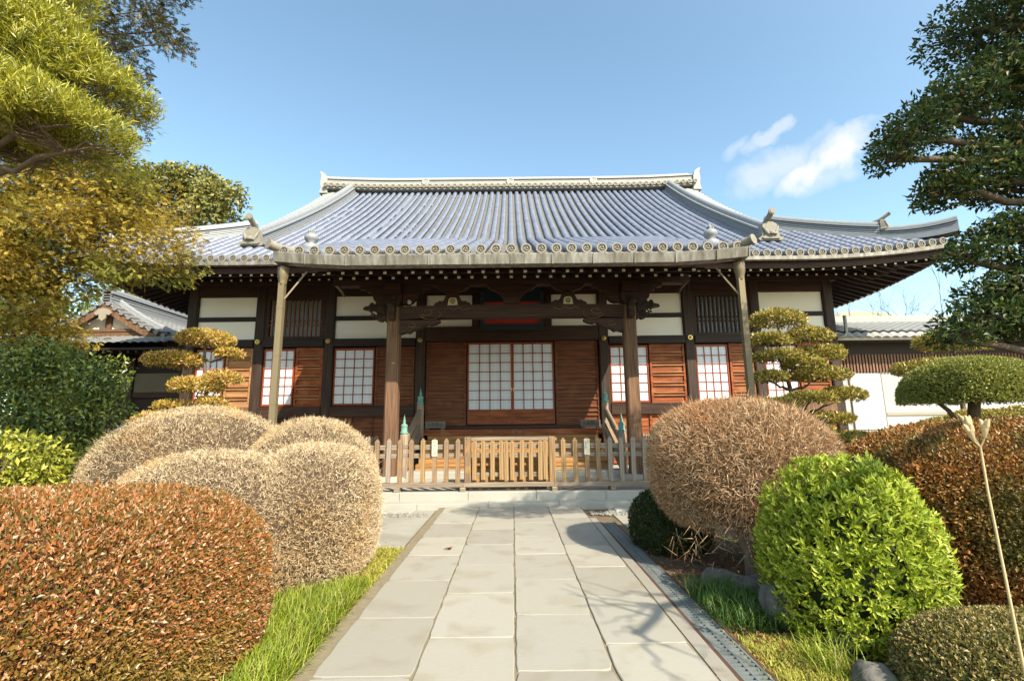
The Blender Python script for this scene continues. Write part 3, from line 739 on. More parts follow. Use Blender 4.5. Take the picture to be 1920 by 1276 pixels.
# porch floor, stairs, railings
mb = MB(); mb.box(-2.76, 2.76, 14.15, W0 - .105, 1.17, 1.325)
mb.build('porch_floor', panel_w, hall)
sr = MB()
for k in range(5):
    y = 14.14 - .42 * k; z = 1.16 - .185 * k
    sr.box(-2.45, 2.45, y - .46, y - .01, z - .17, z - .11); sr.box(-2.45, 2.45, y - .035, y - .0, z - .105 , z - .002) ; sr.box(-2.45, 2.45, y - .44, y - .40, z - .30, z - .171)
sr.build('stairs', box_w, hall)
mb = MB(); mb.cbox(-3.2, 3.2, 11.95, 12.5, .207, .36, .02); mb.cbox(-2.7, 2.7, 12.503, 15.1, .207, .30, .02); mb.build('stair_base_stone', stone, hall)
for sg in (-1, 1):
    x = 2.66 * sg; r = MB()
    for y, zt in ((12.0, 1.28), (14.02, 2.08)): r.lathe([(.105, .2 if y < 13 else 1.1), (.105, zt - .06), (.095, zt - .03), (.06, zt)], (x, y, 0), 14)
    r.bar((x, 12.0, 1.02), (x, 14.0, 1.86), .10, .15); r.bar((x, 12.0, .66), (x, 14.0, 1.50), .085, .10); r.bar((x, 12.0, .42), (x, 14.0, 1.24), .12, .20)
    rl = r.build('stair_railing', wood('silvered_rail_wood', (.13, .095, .065), (.40, .31, .22), 'z', fine=40, rough=.85, mid=(.25, .185, .125), bump=.5), hall)
    for y, zt in ((12.0, 1.28), (14.02, 2.08)):
        g = MB(); g.lathe([(.085, -.02), (.10, 0), (.10, .03), (.075, .04), (.082, .17), (.088, .185), (.07, .21), (.03, .24), (.038, .28), (.02, .36), (.003, .46)], (x, y, zt), 14); g.build('post_cap', verdi, rl)
# porch pillars, rainbow beam, brackets
for x in (-2.83, 2.82):
    p = MB(); p.cbox(x - .15, x + .15, YP - .15, YP + .15, .33, 4.30, .035); po = p.build('porch_pillar', wood_pil, hall)
    b = MB(); b.lathe([(.36, .2), (.37, .26), (.30, .30), (.24, .335)], (x, YP, 0), 20); b.build('base_stone', stone, po)
    # bearing block, boat arms and carved noses
    k = MB(); k.prism([(x - .20, 4.42), (x - .20, 4.56), (x + .20, 4.56), (x + .20, 4.42), (x + .13, 4.305), (x - .13, 4.305)], YP - .2, YP + .2)
    arm = [(-.84, 4.80), (-.84, 4.74), (-.72, 4.72), (-.66, 4.66), (-.58, 4.65), (-.52, 4.54), (-.50, 4.46), (-.42, 4.38), (-.33, 4.345), (-.21, 4.345), (-.2, 4.565), (.2, 4.565), (.21, 4.345), (.33, 4.345), (.42, 4.38), (.50, 4.46), (.52, 4.54), (.58, 4.65), (.66, 4.66), (.72, 4.72), (.84, 4.74), (.84, 4.80)]
    k.prism([(x + a, z) for a, z in arm[:10]] + [(x - .21, 4.80)], YP - .09, YP + .09); k.prism([(x + .21, 4.80)] + [(x + a, z) for a, z in arm[12:]], YP - .09, YP + .09)
    k.box(x - .19, x + .19, YP - .32, YP + .32, 4.565, 4.80)
    k.build('bracket', wood_x, po)
    s = 1 if x > 0 else -1
    n = MB()
    nose = [(.14, 4.35), (.26, 4.40), (.30, 4.47), (.40, 4.49), (.43, 4.42), (.38, 4.37), (.46, 4.33), (.56, 4.37), (.62, 4.32), (.72, 4.30), (.76, 4.24), (.64, 4.22), (.52, 4.23), (.44, 4.18), (.40, 4.10), (.44, 4.02), (.38, 3.95), (.30, 3.93), (.25, 3.97), (.20, 3.92), (.14, 3.96)]
    q = [(x + s * a, z) for a, z in nose]; n.prism(q if s < 0 else q[::-1], YP - .07, YP + .07)
    rnd = random.Random(5)
    for t in range(16):      # carved curls standing proud of both faces
        a, z = rnd.uniform(.16, .55), rnd.uniform(4.0, 4.38); rr_ = rnd.uniform(.03, .06)
        for yy in (YP - .08, YP + .08): n.tube([(x + s * a + rr_ * cos(u), yy, z + rr_ * sin(u)) for u in np.linspace(0, 5, 8)], [.022, .024, .024, .022, .02, .018, .014, .008], 5)
    n.build('carved_nose', wood_z, po)
    n = MB()      # nose towards the front
    n.prism_x([(YP - .15 - a * .7, z) for a, z in [(u - .14, v) for u, v in nose]][::-1], x - .07, x + .07); n.build('carved_nose', wood_z, po)
mb = MB(); bz = lambda t: .03 * (1 - t * t)
top = [(x, 4.275 + bz(x / 2.68)) for x in np.linspace(-2.68, 2.67, 21)]; bot = [(x, 3.955 + .045 * (1 - (x / 2.68) ** 6)) for x in np.linspace(2.67, -2.68, 21)]
mb.prism(top + bot, YP - .15, YP + .15)
bm = mb.build('rainbow_beam', wood_x, hall)
mb = MB()
def curl(cx, cz, r0, t0, t1, sg, y, w=.013, n=16): mb.tube([(cx + sg * (r0 * (.35 + .65 * i / n)) * cos(t0 + (t1 - t0) * i / n), y, cz + (r0 * (.35 + .65 * i / n)) * sin(t0 + (t1 - t0) * i / n) * .62) for i in range(n + 1)], w, 5)
for sg in (-1, 1):
    curl(sg * 2.02, 4.14, .16, 0, 5.6, sg, YP - .15); curl(sg * 1.86, 4.12, .36, 2.9, 6.0, sg, YP - .15)
    mb.tube([(sg * 1.62, YP - .15, 4.19), (sg * 1.50, YP - .15, 4.24), (sg * 1.40, YP - .15, 4.17), (sg * 1.28, YP - .15, 4.24), (sg * 1.15, YP - .15, 4.17), (sg * 1.0, YP - .15, 4.22)], .012, 5)
mb.build('carved_swirls', wood_pil, bm)
for sg in (-1, 1):
    n = MB(); o = [(2.67, 3.95), (1.72, 3.95), (1.72, 3.91), (1.82, 3.86), (1.95, 3.83), (2.03, 3.86), (2.10, 3.80), (2.25, 3.74), (2.38, 3.70), (2.46, 3.64), (2.54, 3.66), (2.67, 3.62)]
    q = [(sg * (a), z - .002) for a, z in o]; n.prism(q if sg > 0 else q[::-1], YP - .10, YP + .10); n.build('beam_bracket', wood_x, bm)
    mb = MB(); curl(sg * 2.38, 3.84, .11, 0, 6, sg, YP - .10, .011); mb.build('bracket_curl', wood_pil, bm)
box_part('porch_purlin', -4.3, 4.3, YP - .14, YP + .14, 4.81, 5.02, wood_x)
n = MB(); n.prism([(-.62, 4.80), (-.50, 4.70), (-.34, 4.64), (-.22, 4.50), (-.16, 4.33), (.16, 4.33), (.22, 4.50), (.34, 4.64), (.50, 4.70), (.62, 4.80)][::-1], YP - .08, YP + .08)
n.build('centre_bracket', wood_x, hall)
for cx in (-1.43, 1.37):      # frog-leg struts with a round crest
    n = MB()
    half = [(0, 4.62), (.10, 4.62), (.15, 4.585), (.185, 4.50), (.21, 4.44), (.26, 4.42), (.32, 4.43), (.36, 4.395), (.42, 4.375), (.45, 4.33), (.45, 4.305), (.13, 4.305), (.12, 4.40), (.10, 4.49), (.06, 4.525), (0, 4.53)]
    q = [(cx + a, z) for a, z in half]; n.prism(q[::-1], YP - .06, YP + .06); n.prism([(cx - a, z) for a, z in half], YP - .06, YP + .06)
    n.prism([(cx - .42, 4.80), (cx - .30, 4.70), (cx - .13, 4.64), (cx + .13, 4.64), (cx + .30, 4.70), (cx + .42, 4.80)][::-1], YP - .09, YP + .09)
    fs = n.build('frog_leg_strut', wood_x, hall)
    n = MB(); n.prism([(cx - .125, 4.306), (cx + .125, 4.306), (cx + .095, 4.48), (cx + .05, 4.515), (cx - .05, 4.515), (cx - .095, 4.48)], YP - .02, YP + .02); n.build('strut_panel', plaster, fs)
    n = MB(); n.tube([(cx, YP - .055, 4.42), (cx, YP - .021, 4.42)], .068, 18); cr = n.build('crest', green_cr, fs)
    n = MB(); n.tube([(cx + .062 * cos(t), YP - .058, 4.42 + .062 * sin(t)) for t in np.linspace(0, 2 * pi, 20)], .008, 5)
    for t in range(6): n.tube([(cx + .012 * cos(t * pi / 3), YP - .058, 4.42 + .012 * sin(t * pi / 3)), (cx + .045 * cos(t * pi / 3), YP - .058, 4.42 + .045 * sin(t * pi / 3))], .009, 5)
    n.build('crest_ring', gold_m, cr)
# side boards of the porch roof
for sg in (-1, 1):
    n = MB(); ys = np.linspace(9.45, 14.6, 14)
    n.prism_x([(y, z_k(y) - .02) for y in ys] + [(y, z_k(y) - .34 - .05 * sin((y - 9.45) * .6)) for y in ys[::-1]], sg * 4.72 - .035, sg * 4.72 + .035)
    n.build('barge_board', wood_x, hall)
    n = MB()
    p = [(sg * 4.27, 11.3, 4.86), (sg * 4.20, 11.33, 4.78), (sg * 4.12, 11.36, 4.68), (sg * 4.06, 11.4, 4.56)]
    n.tube(p, [.024, .034, .032, .02], 7); n.build('purlin_end', wood_pil if sg > 0 else fence_x, hall)
# name board under the porch roof
pl = thing('name_board', 'red name board in a dark teal frame hanging behind the porch beam', 'sign', (0, 14.75, 4.4))
mb = MB(); mb.add([(-.86, 14.68, 5.23), (.88, 14.68, 5.23), (.88, 14.80, 4.52), (-.86, 14.80, 4.52), (-.86, 14.72, 5.24), (.88, 14.72, 5.24), (.88, 14.84, 4.53), (-.86, 14.84, 4.53)], [(3, 2, 1, 0), (4, 5, 6, 7), (0, 1, 5, 4), (2, 3, 7, 6), (1, 2, 6, 5), (3, 0, 4, 7)]); mb.build('board', red_pl, pl)
mb = MB()
for a, b in (((-.98, 14.80, 4.45), (1.0, 14.80, 4.45)), ((-.98, 14.64, 5.32), (1.0, 14.64, 5.32))): mb.bar(a, b, .10, .18)
mb.bar((-.98, 14.60, 5.52), (1.0, 14.60, 5.52), .06, .21)
for x in (-.92, .94): mb.bar((x, 14.59, 5.529), (x, 14.785, 4.521), .12, .10, up=(0, -1, 0))
mb.build('frame', teal_fr, pl)
gl = thing('globe_lamp', 'small white globe lamp on the left end of the porch beam', 'lamp', (-2.45, 11.25, 4.31))
mb = MB(); mb.lathe([(.002, -.055), (.035, -.045), (.055, 0), (.035, .045), (.002, .055)], (-2.45, 11.25, 4.38), 14); mb.build('globe', white_door, gl)
mb = MB(); mb.tube([(-2.45, 11.30, 4.30), (-2.45, 11.30, 4.40)], .03, 8); mb.build('bracket', wood_blk, gl)

# writing
def text(body, size, loc, mat, name, parent, rot=(pi / 2, 0, 0), vertical=False, ext=.002):
    y = 0; chunks = list(body) if vertical else [body]; out = None
    mbt = MB()
    for i, ch in enumerate(chunks):
        cu = bpy.data.curves.new('lettering', 'FONT'); cu.body = ch; cu.size = size; cu.align_x = 'CENTER'; cu.align_y = 'CENTER'; cu.resolution_u = 2
        ob = bpy.data.objects.new('lettering', cu); COL.objects.link(ob)
        me = bpy.data.meshes.new_from_object(ob.evaluated_get(bpy.context.evaluated_depsgraph_get()))
        mbt.add([(v.co.x + loc[0], loc[1], v.co.y + loc[2] - (i * size * 1.08 if vertical else 0)) for v in me.vertices], [tuple(p.vertices) for p in me.polygons])
        bpy.data.objects.remove(ob); bpy.data.curves.remove(cu); bpy.data.meshes.remove(me)
    return mbt.build(name, mat, parent)
ink = surf('ink', [(.02, .02, .02), (.04, .04, .04)], (5, 5, 5), .8, 0)
ink_pale = surf('faded_ink', [(.16, .14, .10), (.24, .21, .16)], (5, 5, 5), .8, 0)
sign_wd = wood('sign_board_wood', (.10, .085, .07), (.20, .17, .14), 'x')
sg1 = thing('floor_sign', 'grey wooden floor sign with four black characters at the left of the stairs', 'sign', (-2.25, 14.4, 1.33))
mb = MB(); mb.cbox(-2.58, -1.98, 14.38, 14.43, 1.375, 1.575, .01); mb.build('board', sign_wd, sg1)
mb = MB(); [mb.box(x - .04, x + .04, 14.33, 14.48, 1.326, 1.374) for x in (-2.5, -2.06)]; mb.build('foot', sign_wd, sg1)
text('土足禁止', .125, (-2.28, 14.377, 1.475), ink, 'lettering', sg1)
sg2 = thing('floor_sign', 'pale sunlit wooden floor sign half in shadow at the right of the stairs', 'sign', (2.25, 14.4, 1.33))
mb = MB(); mb.cbox(1.99, 2.57, 14.38, 14.43, 1.375, 1.575, .01); mb.build('board', sign_wd, sg2)
mb = MB(); [mb.box(x - .04, x + .04, 14.33, 14.48, 1.326, 1.374) for x in (2.07, 2.49)]; mb.build('foot', sign_wd, sg2)
text('土足禁止', .125, (2.28, 14.377, 1.475), ink, 'lettering', sg2)
text('奉  納', .12, (.1, 14.147, 1.245), ink_pale, 'inscription', hall)

# ------------------------------------------------------------------ offertory box behind the gate
ob = thing('offertory_box', 'large wooden offertory box with a pale top rim right behind the fence gate', 'box', (-.04, 10.6, .21))
mb = MB(); x0, x1, y0, y1 = -.93, .86, 10.08, 10.85
for (a, b, c, d) in ((x0, x1, y0, y0 + .05), (x0, x1, y1 - .05, y1), (x0, x0 + .05, y0 + .05, y1 - .05), (x1 - .05, x1, y0 + .05, y1 - .05)): mb.box(a, b, c, d, .34, 1.15)
mb.box(x0 + .05, x1 - .05, y0 + .05, y1 - .05, .34, .40)
for z in (.62, .90): mb.box(x0 + .01, x1 - .01, y0 - .012, y0, z, z + .10)
mb.build('box_body', box_w, ob)
mb = MB(); r = .06
mb.cbox(x0 - .03, x1 + .03, y0 - .03, y0 + r, 1.152, 1.20); mb.cbox(x0 - .03, x1 + .03, y1 - r, y1 + .03, 1.152, 1.20); mb.cbox(x0 - .03, x0 + r, y0 + r, y1 - r, 1.152, 1.20); mb.cbox(x1 - r, x1 + .03, y0 + r, y1 - r, 1.152, 1.20)
for i in range(9): y = y0 + .1 + i * .07; mb.box(x0 + r, x1 - r, y, y + .025, 1.12, 1.15)
mb.build('rim', fence_x, ob)
mb = MB(); mb.cbox(x0 - .05, x1 + .05, y0 - .02, y0 + .12, .207, .335); mb.cbox(x0 - .05, x1 + .05, y1 - .12, y1 + .02, .207, .335); mb.build('foot', fence_x, ob)

# ------------------------------------------------------------------ picket fence with a gate
def picket_mesh(name, mat, z0, z1, w=.088, d=.05):
    mb = MB(); t = .055
    mb.add([(-w / 2, -d / 2, z0), (w / 2, -d / 2, z0), (w / 2, d / 2, z0), (-w / 2, d / 2, z0), (-w / 2, -d / 2, z1 - t), (w / 2, -d / 2, z1 - t), (w / 2, d / 2, z1 - t), (-w / 2, d / 2, z1 - t), (-.012, -.008, z1), (.012, -.008, z1), (.012, .008, z1), (-.012, .008, z1)],
           [(3, 2, 1, 0), (0, 1, 5, 4), (1, 2, 6, 5), (2, 3, 7, 6), (3, 0, 4, 7), (4, 5, 9, 8), (5, 6, 10, 9), (6, 7, 11, 10), (7, 4, 8, 11), (8, 9, 10, 11)])
    return mb.build(name, mat, None)
fence_mats = [fence_w, gate_w, wood('fence_wood_grey', (.12, .09, .065), (.36, .29, .22), 'z', fine=55, rough=.9, mid=(.23, .18, .135), bump=.6)]
pk = {}
def picket(parent, x, y, kind, z0=.37, z1=1.215, rz=0):
    key = (kind, z0, z1)
    if key not in pk: o = picket_mesh('picket', fence_mats[kind], z0, z1); pk[key] = o
    else: o = pk[key].copy(); COL.objects.link(o)
    o.parent = parent; L = Vector(parent['_loc']); rnd = random.Random(int(x * 977 + y * 131))
    o.location = (x - L.x, y - L.y, -L.z + rnd.uniform(-.008, .008)); o.rotation_euler = (rnd.uniform(-.008, .008), rnd.uniform(-.012, .012), rz + rnd.uniform(-.05, .05))
    return o
YF = 9.78
def section(label, xs, x0, x1, kinds, feet):
    f = thing('picket_fence', label, 'fence', ((x0 + x1) / 2, YF, .2), 'picket fence sections round the porch')
    for x, k in zip(xs, kinds): picket(f, x, YF - .03, k)
    for z in (.84, 1.005): box_part('rail', x0, x1, YF + .001, YF + .05, z, z + .085, fence_x, f, .006)
    box_part('bottom_rail', x0, x1, YF - .075, YF + .065, .285, .368, fence_x, f, .008)
    for x in feet: box_part('foot', x - .055, x + .055, YF - .14, YF + .13, .207, .283, fence_x, f, .01)
    return f
lx = [-1.09 - .228 * i for i in range(11)]; rx = [1.0 + .226 * i for i in range(9)]
section('weathered picket fence left of the gate with a cream paper notice', lx, -3.48, -.985, [0, 0, 0, 1, 0, 0, 2, 0, 2, 0, 0], (-3.2, -2.26))
section('grey weathered picket fence right of the gate with a cream notice', rx, .80, 3.3, [1, 1, 0, 0, 2, 2, 2, 2, 2], (1.93, 3.1))
gt = thing('fence_gate', 'closed double gate of yellowed pickets in the middle of the fence', 'gate', (-.07, YF, .2))
for x, k in ((-.90, 0), (.765, 1)): box_part('gate_post', x - .065, x + .065, YF - .06, YF + .06, .37, 1.235, fence_mats[k], gt, .015)
box_part('bottom_rail', -.983, .798, YF - .075, YF + .065, .286, .367, fence_x, gt, .008)
for x in (-.985, .795): box_part('foot', x - .055, x + .055, YF - .142, YF + .13, .207, .283, fence_x, gt, .01)
for (a, b, xs_) in ((-.81, -.085, (-.765, -.585, -.405, -.225, -.13)), (-.065, .68, (-.015, .165, .345, .525, .63))):
    for x in xs_: picket(gt, x, YF - .03, 1, .41, 1.185)
    for z in (.47, .84, 1.005): box_part('rail', a, b, YF + .0, YF + .045, z, z + .08, fence_x, gt, .006)
for (label, x) in (('weathered fence return running back from the left end of the front fence', -3.46), ('grey fence return running back from the right end of the front fence', 3.28)):
    f = thing('picket_fence', label, 'fence', (x, 11, .2), 'picket fence sections round the porch')
    for i in range(12): picket(f, x, 10.0 + i * .235, 2 if i % 3 else 0, rz=pi / 2)
    for z in (.84, 1.005): box_part('rail', x - .05 - (x < 0) * 0, x - .026, 9.84, 12.8, z, z + .085, fence_x, f, .006)
    box_part('bottom_rail', x - .06, x + .06, 9.90, 12.8, .285, .368, fence_x, f, .008)
    for y in (10.2, 12.5): box_part('foot', x - .12, x + .12, y - .05, y + .05, .207, .283, fence_x, f, .01)
tag_m = surf('notice_board', [(.52, .47, .32), (.60, .55, .40)], (5, 5, 5), .7, 0)
tg = thing('notice_plate', 'cream notice plate with one column of brush characters on the fence', 'notice', (-1.545, YF - .06, .88))
box_part('plate', -1.60, -1.49, YF - .072, YF - .062, .875, 1.185, tag_m, tg, .002); text('合手礼拝', .066, (-1.545, YF - .0745, 1.142), ink_pale, 'lettering', tg, vertical=True)
tg = thing('notice_plate', 'cream notice plate with small two column writing on the fence', 'notice', (1.452, YF - .06, .88))
box_part('plate', 1.397, 1.507, YF - .072, YF - .062, .875, 1.185, tag_m, tg, .002)
text('参拝', .036, (1.475, YF - .0745, 1.15), ink_pale, 'lettering', tg, vertical=True); text('合掌礼拝', .036, (1.43, YF - .0745, 1.12), ink_pale, 'lettering', tg, vertical=True)

# ------------------------------------------------------------------ neighbouring buildings
an = thing('annex_hall', 'small side hall with grey tiled gable roof behind the bushes at far left', 'hall', (-14.6, 19, 0))
AX, AY0, AY1 = -15.05, 17.6, 27.0
shaded_pl = surf('shaded_plaster', [(.10, .08, .05), (.17, .14, .095)], (2, 2, 2), .9, .1)  # dark brown stands for shade on the annex plaster, painted in
cA = np.polyfit([0, 1.6, 3.6], [6.05, 5.05, 4.30], 2)
za = lambda d: float(np.polyval(cA, abs(d)))
mb = Tiles(); SV = rolls
for sg in (-1, 1):
    for i in range(33):
        y = AY0 - .1 + i * .29; n = 18
        mb.strip([(AX + sg * 3.6 * k / n, y, za(3.6 * k / n)) for k in range(n + 1)], [((0, t), .045 * cos(t * 11) + .02) for t in np.linspace(-.145, .145, 7)], .05)
for i in range(28):
    x = AX - 3.9 + i * .285; n = 7
    mb.strip([(x, AY0 + .25 - 1.55 * k / n, 4.86 - .56 * k / n + .10 * max(0, abs(x - AX) - 2.6) ** 2) for k in range(n + 1)], [((t, 0), .045 * cos(t * 11) + .02) for t in np.linspace(-.1425, .1425, 7)], .05)
mb.build('roof_tiles', tile_gry, an)
ridge_run('ridge', [(AX, y, 6.0) for y in np.linspace(AY0 - .2, AY1, 8)], .42, .50, 5, an)
for sg in (-1, 1):
    ridge_run('edge_ridge', [(AX + sg * d, AY0 + .28, za(d) + .05) for d in np.linspace(.1, 3.3, 12)], .30, .20, 2, an)
    mb = MB()
    for k in range(13): d = .15 + k * .27; mb.tube([(AX + sg * d, AY0 - .30, za(d) + .06), (AX + sg * d, AY0 + .1, za(d) + .10)], .085, 8)
    mb.build('verge_tiles', tile_gry, an)
    mb = MB(); ds = np.linspace(0, 3.3, 12)
    mb.prism([(AX + sg * d, za(d) - .03) for d in ds][::sg] + [(AX + sg * d, za(d) - .28) for d in ds[::-1]][::sg], AY0 - .24, AY0 - .17); mb.build('barge_board', wood_pil, an)
    mb = MB(); mb.prism_x([(AY0 + .3 - 1.5 * t, 4.86 - .54 * t - .2) for t in (0, 1)] + [(AY0 - 1.2, 4.10), (AY0 + .3, 4.10)], AX + sg * 3.9 - .03, AX + sg * 3.9 + .03); mb.build('eave_end', wood_x, an)
mb = MB(); mb.prism([(AX - 2.6, 4.78), (AX + 2.6, 4.78), (AX + 1.3, 5.15), (AX, 5.8), (AX - 1.3, 5.15)], AY0 + .1, AY0 + .2); gw = mb.build('gable_wall', plaster, an)
mb = MB(); mb.box(AX - .10, AX + .10, AY0 + .0, AY0 + .098, 4.9, 5.75); mb.box(AX - 2.3, AX + 2.3, AY0 - .05, AY0 + .097, 4.80, 4.97); mb.box(AX - 1.6, AX + 1.6, AY0 - .08, AY0 + .09, 4.98, 5.08); mb.build('gable_beam', wood_pil, gw)
mb = MB()
g = [(0, .18), (.20, .12), (.32, -.02), (.24, -.10), (.14, -.06), (.12, -.22), (0, -.32)]
mb.prism([(AX + a, 5.66 + b) for a, b in g][::-1] + [(AX - a, 5.66 + b) for a, b in g][1:-1], AY0 - .30, AY0 - .25); mb.build('gable_pendant', cream_trim, an)
mb = MB(); mb.box(AX - 3.0, AX + 3.0, AY0 + .25, AY1, .2, 4.2); mb.box(AX - 3.95, AX + 3.95, AY0 - 1.2, AY0 + .5, 4.12, 4.2); mb.box(AX - 3.5, AX + 3.5, AY0 + .5, AY1, 4.205, 4.26); mb.build('wall', wood_blk, an)
for i in range(4): x = AX - 2.9 + i * 1.93; box_part('pillar', x - .12, x + .12, AY0 + .12, AY0 + .26, .2, 4.1, wood_z, an)
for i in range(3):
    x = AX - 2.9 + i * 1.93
    box_part('plaster_panel', x + .13, x + 1.80, AY0 + .20, AY0 + .245, 2.75, 3.45, shaded_pl, an)
    box_part('tie_beam', x + .13, x + 1.80, AY0 + .16, AY0 + .246, 2.55, 2.74, wood_x, an)
mb = MB()
for i in range(28): x = AX - 3.8 + i * .28; mb.bar((x, AY0 - 1.15, 4.06), (x, AY0 + .2, 4.06), .07, .09)
mb.build('rafters', wood_y, an)
# balustrade with a capped post
bl = thing('balustrade', 'old wooden balustrade with a dark capped post beside the small side hall', 'railing', (-12.0, 15.0, .2))
mb = MB(); mb.lathe([(.11, .2), (.11, 1.62), (.06, 1.66)], (-12.62, 15.0, 0), 12); mb.build('post', wood_pil, bl)
mb = MB(); mb.lathe([(.12, 1.64), (.12, 1.70), (.09, 1.72), (.10, 1.86), (.05, 1.93), (.05, 1.97), (.01, 2.06)], (-12.62, 15.0, 0), 12); mb.build('post_cap', stone_rg, bl)
mb = MB()
for z in (1.12, 1.40): mb.bar((-12.52, 15.0, z), (-10.4, 15.1, z), .09, .09)
for x in (-11.8, -11.1): mb.bar((x, 15.03, .2), (x, 15.03, 1.36), .07, .07)
mb.build('rail', fence_x, bl)
mb = MB(); mb.lathe([(.11, .2), (.11, 1.5), (.06, 1.55)], (-10.9, 15.06, 0), 4); mb.build('post', wood_pil, bl)

rw = thing('white_wing', 'low white walled building with brown slatted band and grey tiled roof at right', 'building', (16, 17, 0))
RX0, RX1, RY = 10.62, 26.0, 15.9
box_part('wall', RX0 + .05, RX1, RY, RY + .3, .15, 4.0, white_wall, rw)
box_part('end_wall', RX0 + .05, RX0 + .3, RY + .3, RY + 6, .15, 4.0, white_wall, rw)
box_part('corner_post', RX0 - .16, RX0 + .02, RY - .08, RY + .2, .15, 4.25, wood_pil, rw)
box_part('soffit_band', RX0 + .05, RX1, RY - .06, RY - .003, 3.62, 4.0, wood_blk, rw)
box_part('skirting_rail', 12.15, RX1, RY - .035, RY - .003, 1.62, 1.72, cream_trim, rw)
box_part('footing', RX0 + .05, RX1, RY - .05, RY - .002, .15, 1.15, cream_trim, rw)
mb = MB(); x = RX0 + .1
while x < RX1: mb.box(x, x + .055, RY - .075, RY - .01, 3.03, 3.615); x += .105
mb.box(RX0 + .1, RX1, RY - .009, RY - .003, 3.03, 3.615); mb.build('slat_band', slat_br, rw)
box_part('lower_band', RX0 + .08, 12.0, RY - .03, RY - .003, 2.86, 3.02, cream_trim, rw)
dr = box_part('door', 11.08, 12.10, RY - .05, RY - .003, 1.18, 2.98, white_door, rw)
mb = MB(); mb.tube([(11.20, RY - .10, 2.12), (11.32, RY - .10, 2.12)], .02, 8); mb.tube([(11.22, RY - .10, 2.12), (11.22, RY - .05, 2.12)], .03, 8); mb.build('handle', surf('steel', [(.25, .25, .25), (.35, .35, .35)], (9, 9, 9), .3, 0, metal=.9), dr)
mb = MB()
for x in (11.06, 12.105): mb.box(x, x + .02, RY - .055, RY - .003, 1.16, 3.0)
mb.build('door_frame', cream_trim, rw)
t2 = Tiles()
for i in range(60):
    x = RX0 - .2 + i * .29
    if x > RX1 + .3: break
    t2.strip([(x, RY + 3.0 - 3.75 * k / 14, 5.25 - 1.07 * k / 14) for k in range(15)], [((t, 0), .055 * cos(t * 10.8) + .03) for t in np.linspace(-.145, .145, 9)], .06)
for i in range(52):
    x = RX0 - .2 + i * .29
    t2.strip([(x, RY - .74 - .03 * k, 4.17 - .05 * k) for k in range(4)], [((t, 0), .055 * cos(t * 10.8) + .03) for t in np.linspace(-.145, .145, 9)], .0)
t2.build('roof_tiles', tile_gry, rw)
mb = MB(); mb.box(RX0 - .3, RX1 + .3, RY + 2.75, RY + 3.1, 5.2, 5.52); mb.build('ridge', tile_rdg, rw)
box_part('eave_board', RX0 - .3, RX1, RY - .72, RY - .62, 4.0, 4.14, surf('eave_paint', [(.44, .40, .32), (.50, .46, .38)], (3, 3, 3), .7, 0), rw)
mb = MB(); mb.prism_x([(RY - .62, 4.01), (RY - .62, 4.13), (RY + 3, 5.12), (RY + 3, 4.98), (RY + .0, 4.005)], RX0 - .3, RX0 - .2); mb.prism_x([(RY - .6, 4.05), (RY - .6, 4.09), (RY + 3, 5.12), (RY + 3, 5.06)], RX0 - .2, RX1); mb.prism_x([(RY + 3, 5.1), (RY + 3, 5.2), (RY + 6.5, 4.2), (RY + 6.5, 4.1)], RX0 - .3, RX1); mb.build('roof_deck', cream_trim, rw)
dpp = thing('drain_pipe', 'short grey bent drain pipe on the right corner pillar of the temple', 'pipe', (10.45, 15.0, 4.0))
mb = MB(); mb.tube([(10.55, 14.98, 4.75), (10.55, 14.98, 4.2), (10.48, 14.98, 4.10), (10.25, 15.0, 4.05)], .05, 8); mb.build('pipe', gutter_m, dpp)
fr = thing('distant_roof', 'pale brown distant roof mound beyond the white wing', 'roof', (32, 42, 0))
mb = MB(); mb.grid(lambda u, v: (31.5 + 7.5 * cos(u) * v, 44 + 6 * sin(u) * v, 11.3 - 2.2 * v ** 1.6), np.linspace(0, 2 * pi, 25), [0.02, .2, .4, .6, .8, 1]); mb.build('roof', surf('straw_roof', [(.30, .22, .13), (.48, .38, .25)], (6, 6, 6), .9, .6), fr)
mb = MB(); mb.lathe([(6.2, 0), (6.2, 9.2)], (31.5, 44, 0), 20); mb.build('wall', wood_blk, fr)

# back fence pieces, far left and right
for (label, x0, x1, y) in (('dark low picket fence glimpsed between the tan bush and the rust hedge', 7.3, 9.6, 10.8), ('grey board fence behind the dark green camellia at left', -9.6, -6.6, 9.6)):
    f = thing('low_fence', label, 'fence', ((x0 + x1) / 2, y, 0))
    n = int((x1 - x0) / .2)
    for i in range(n): picket(f, x0 + .2 * i + .1, y, 2, 0.0, 1.15)
    for z in (.35, .85): box_part('rail', x0, x1, y + .03, y + .07, z, z + .09, wood_z, f)

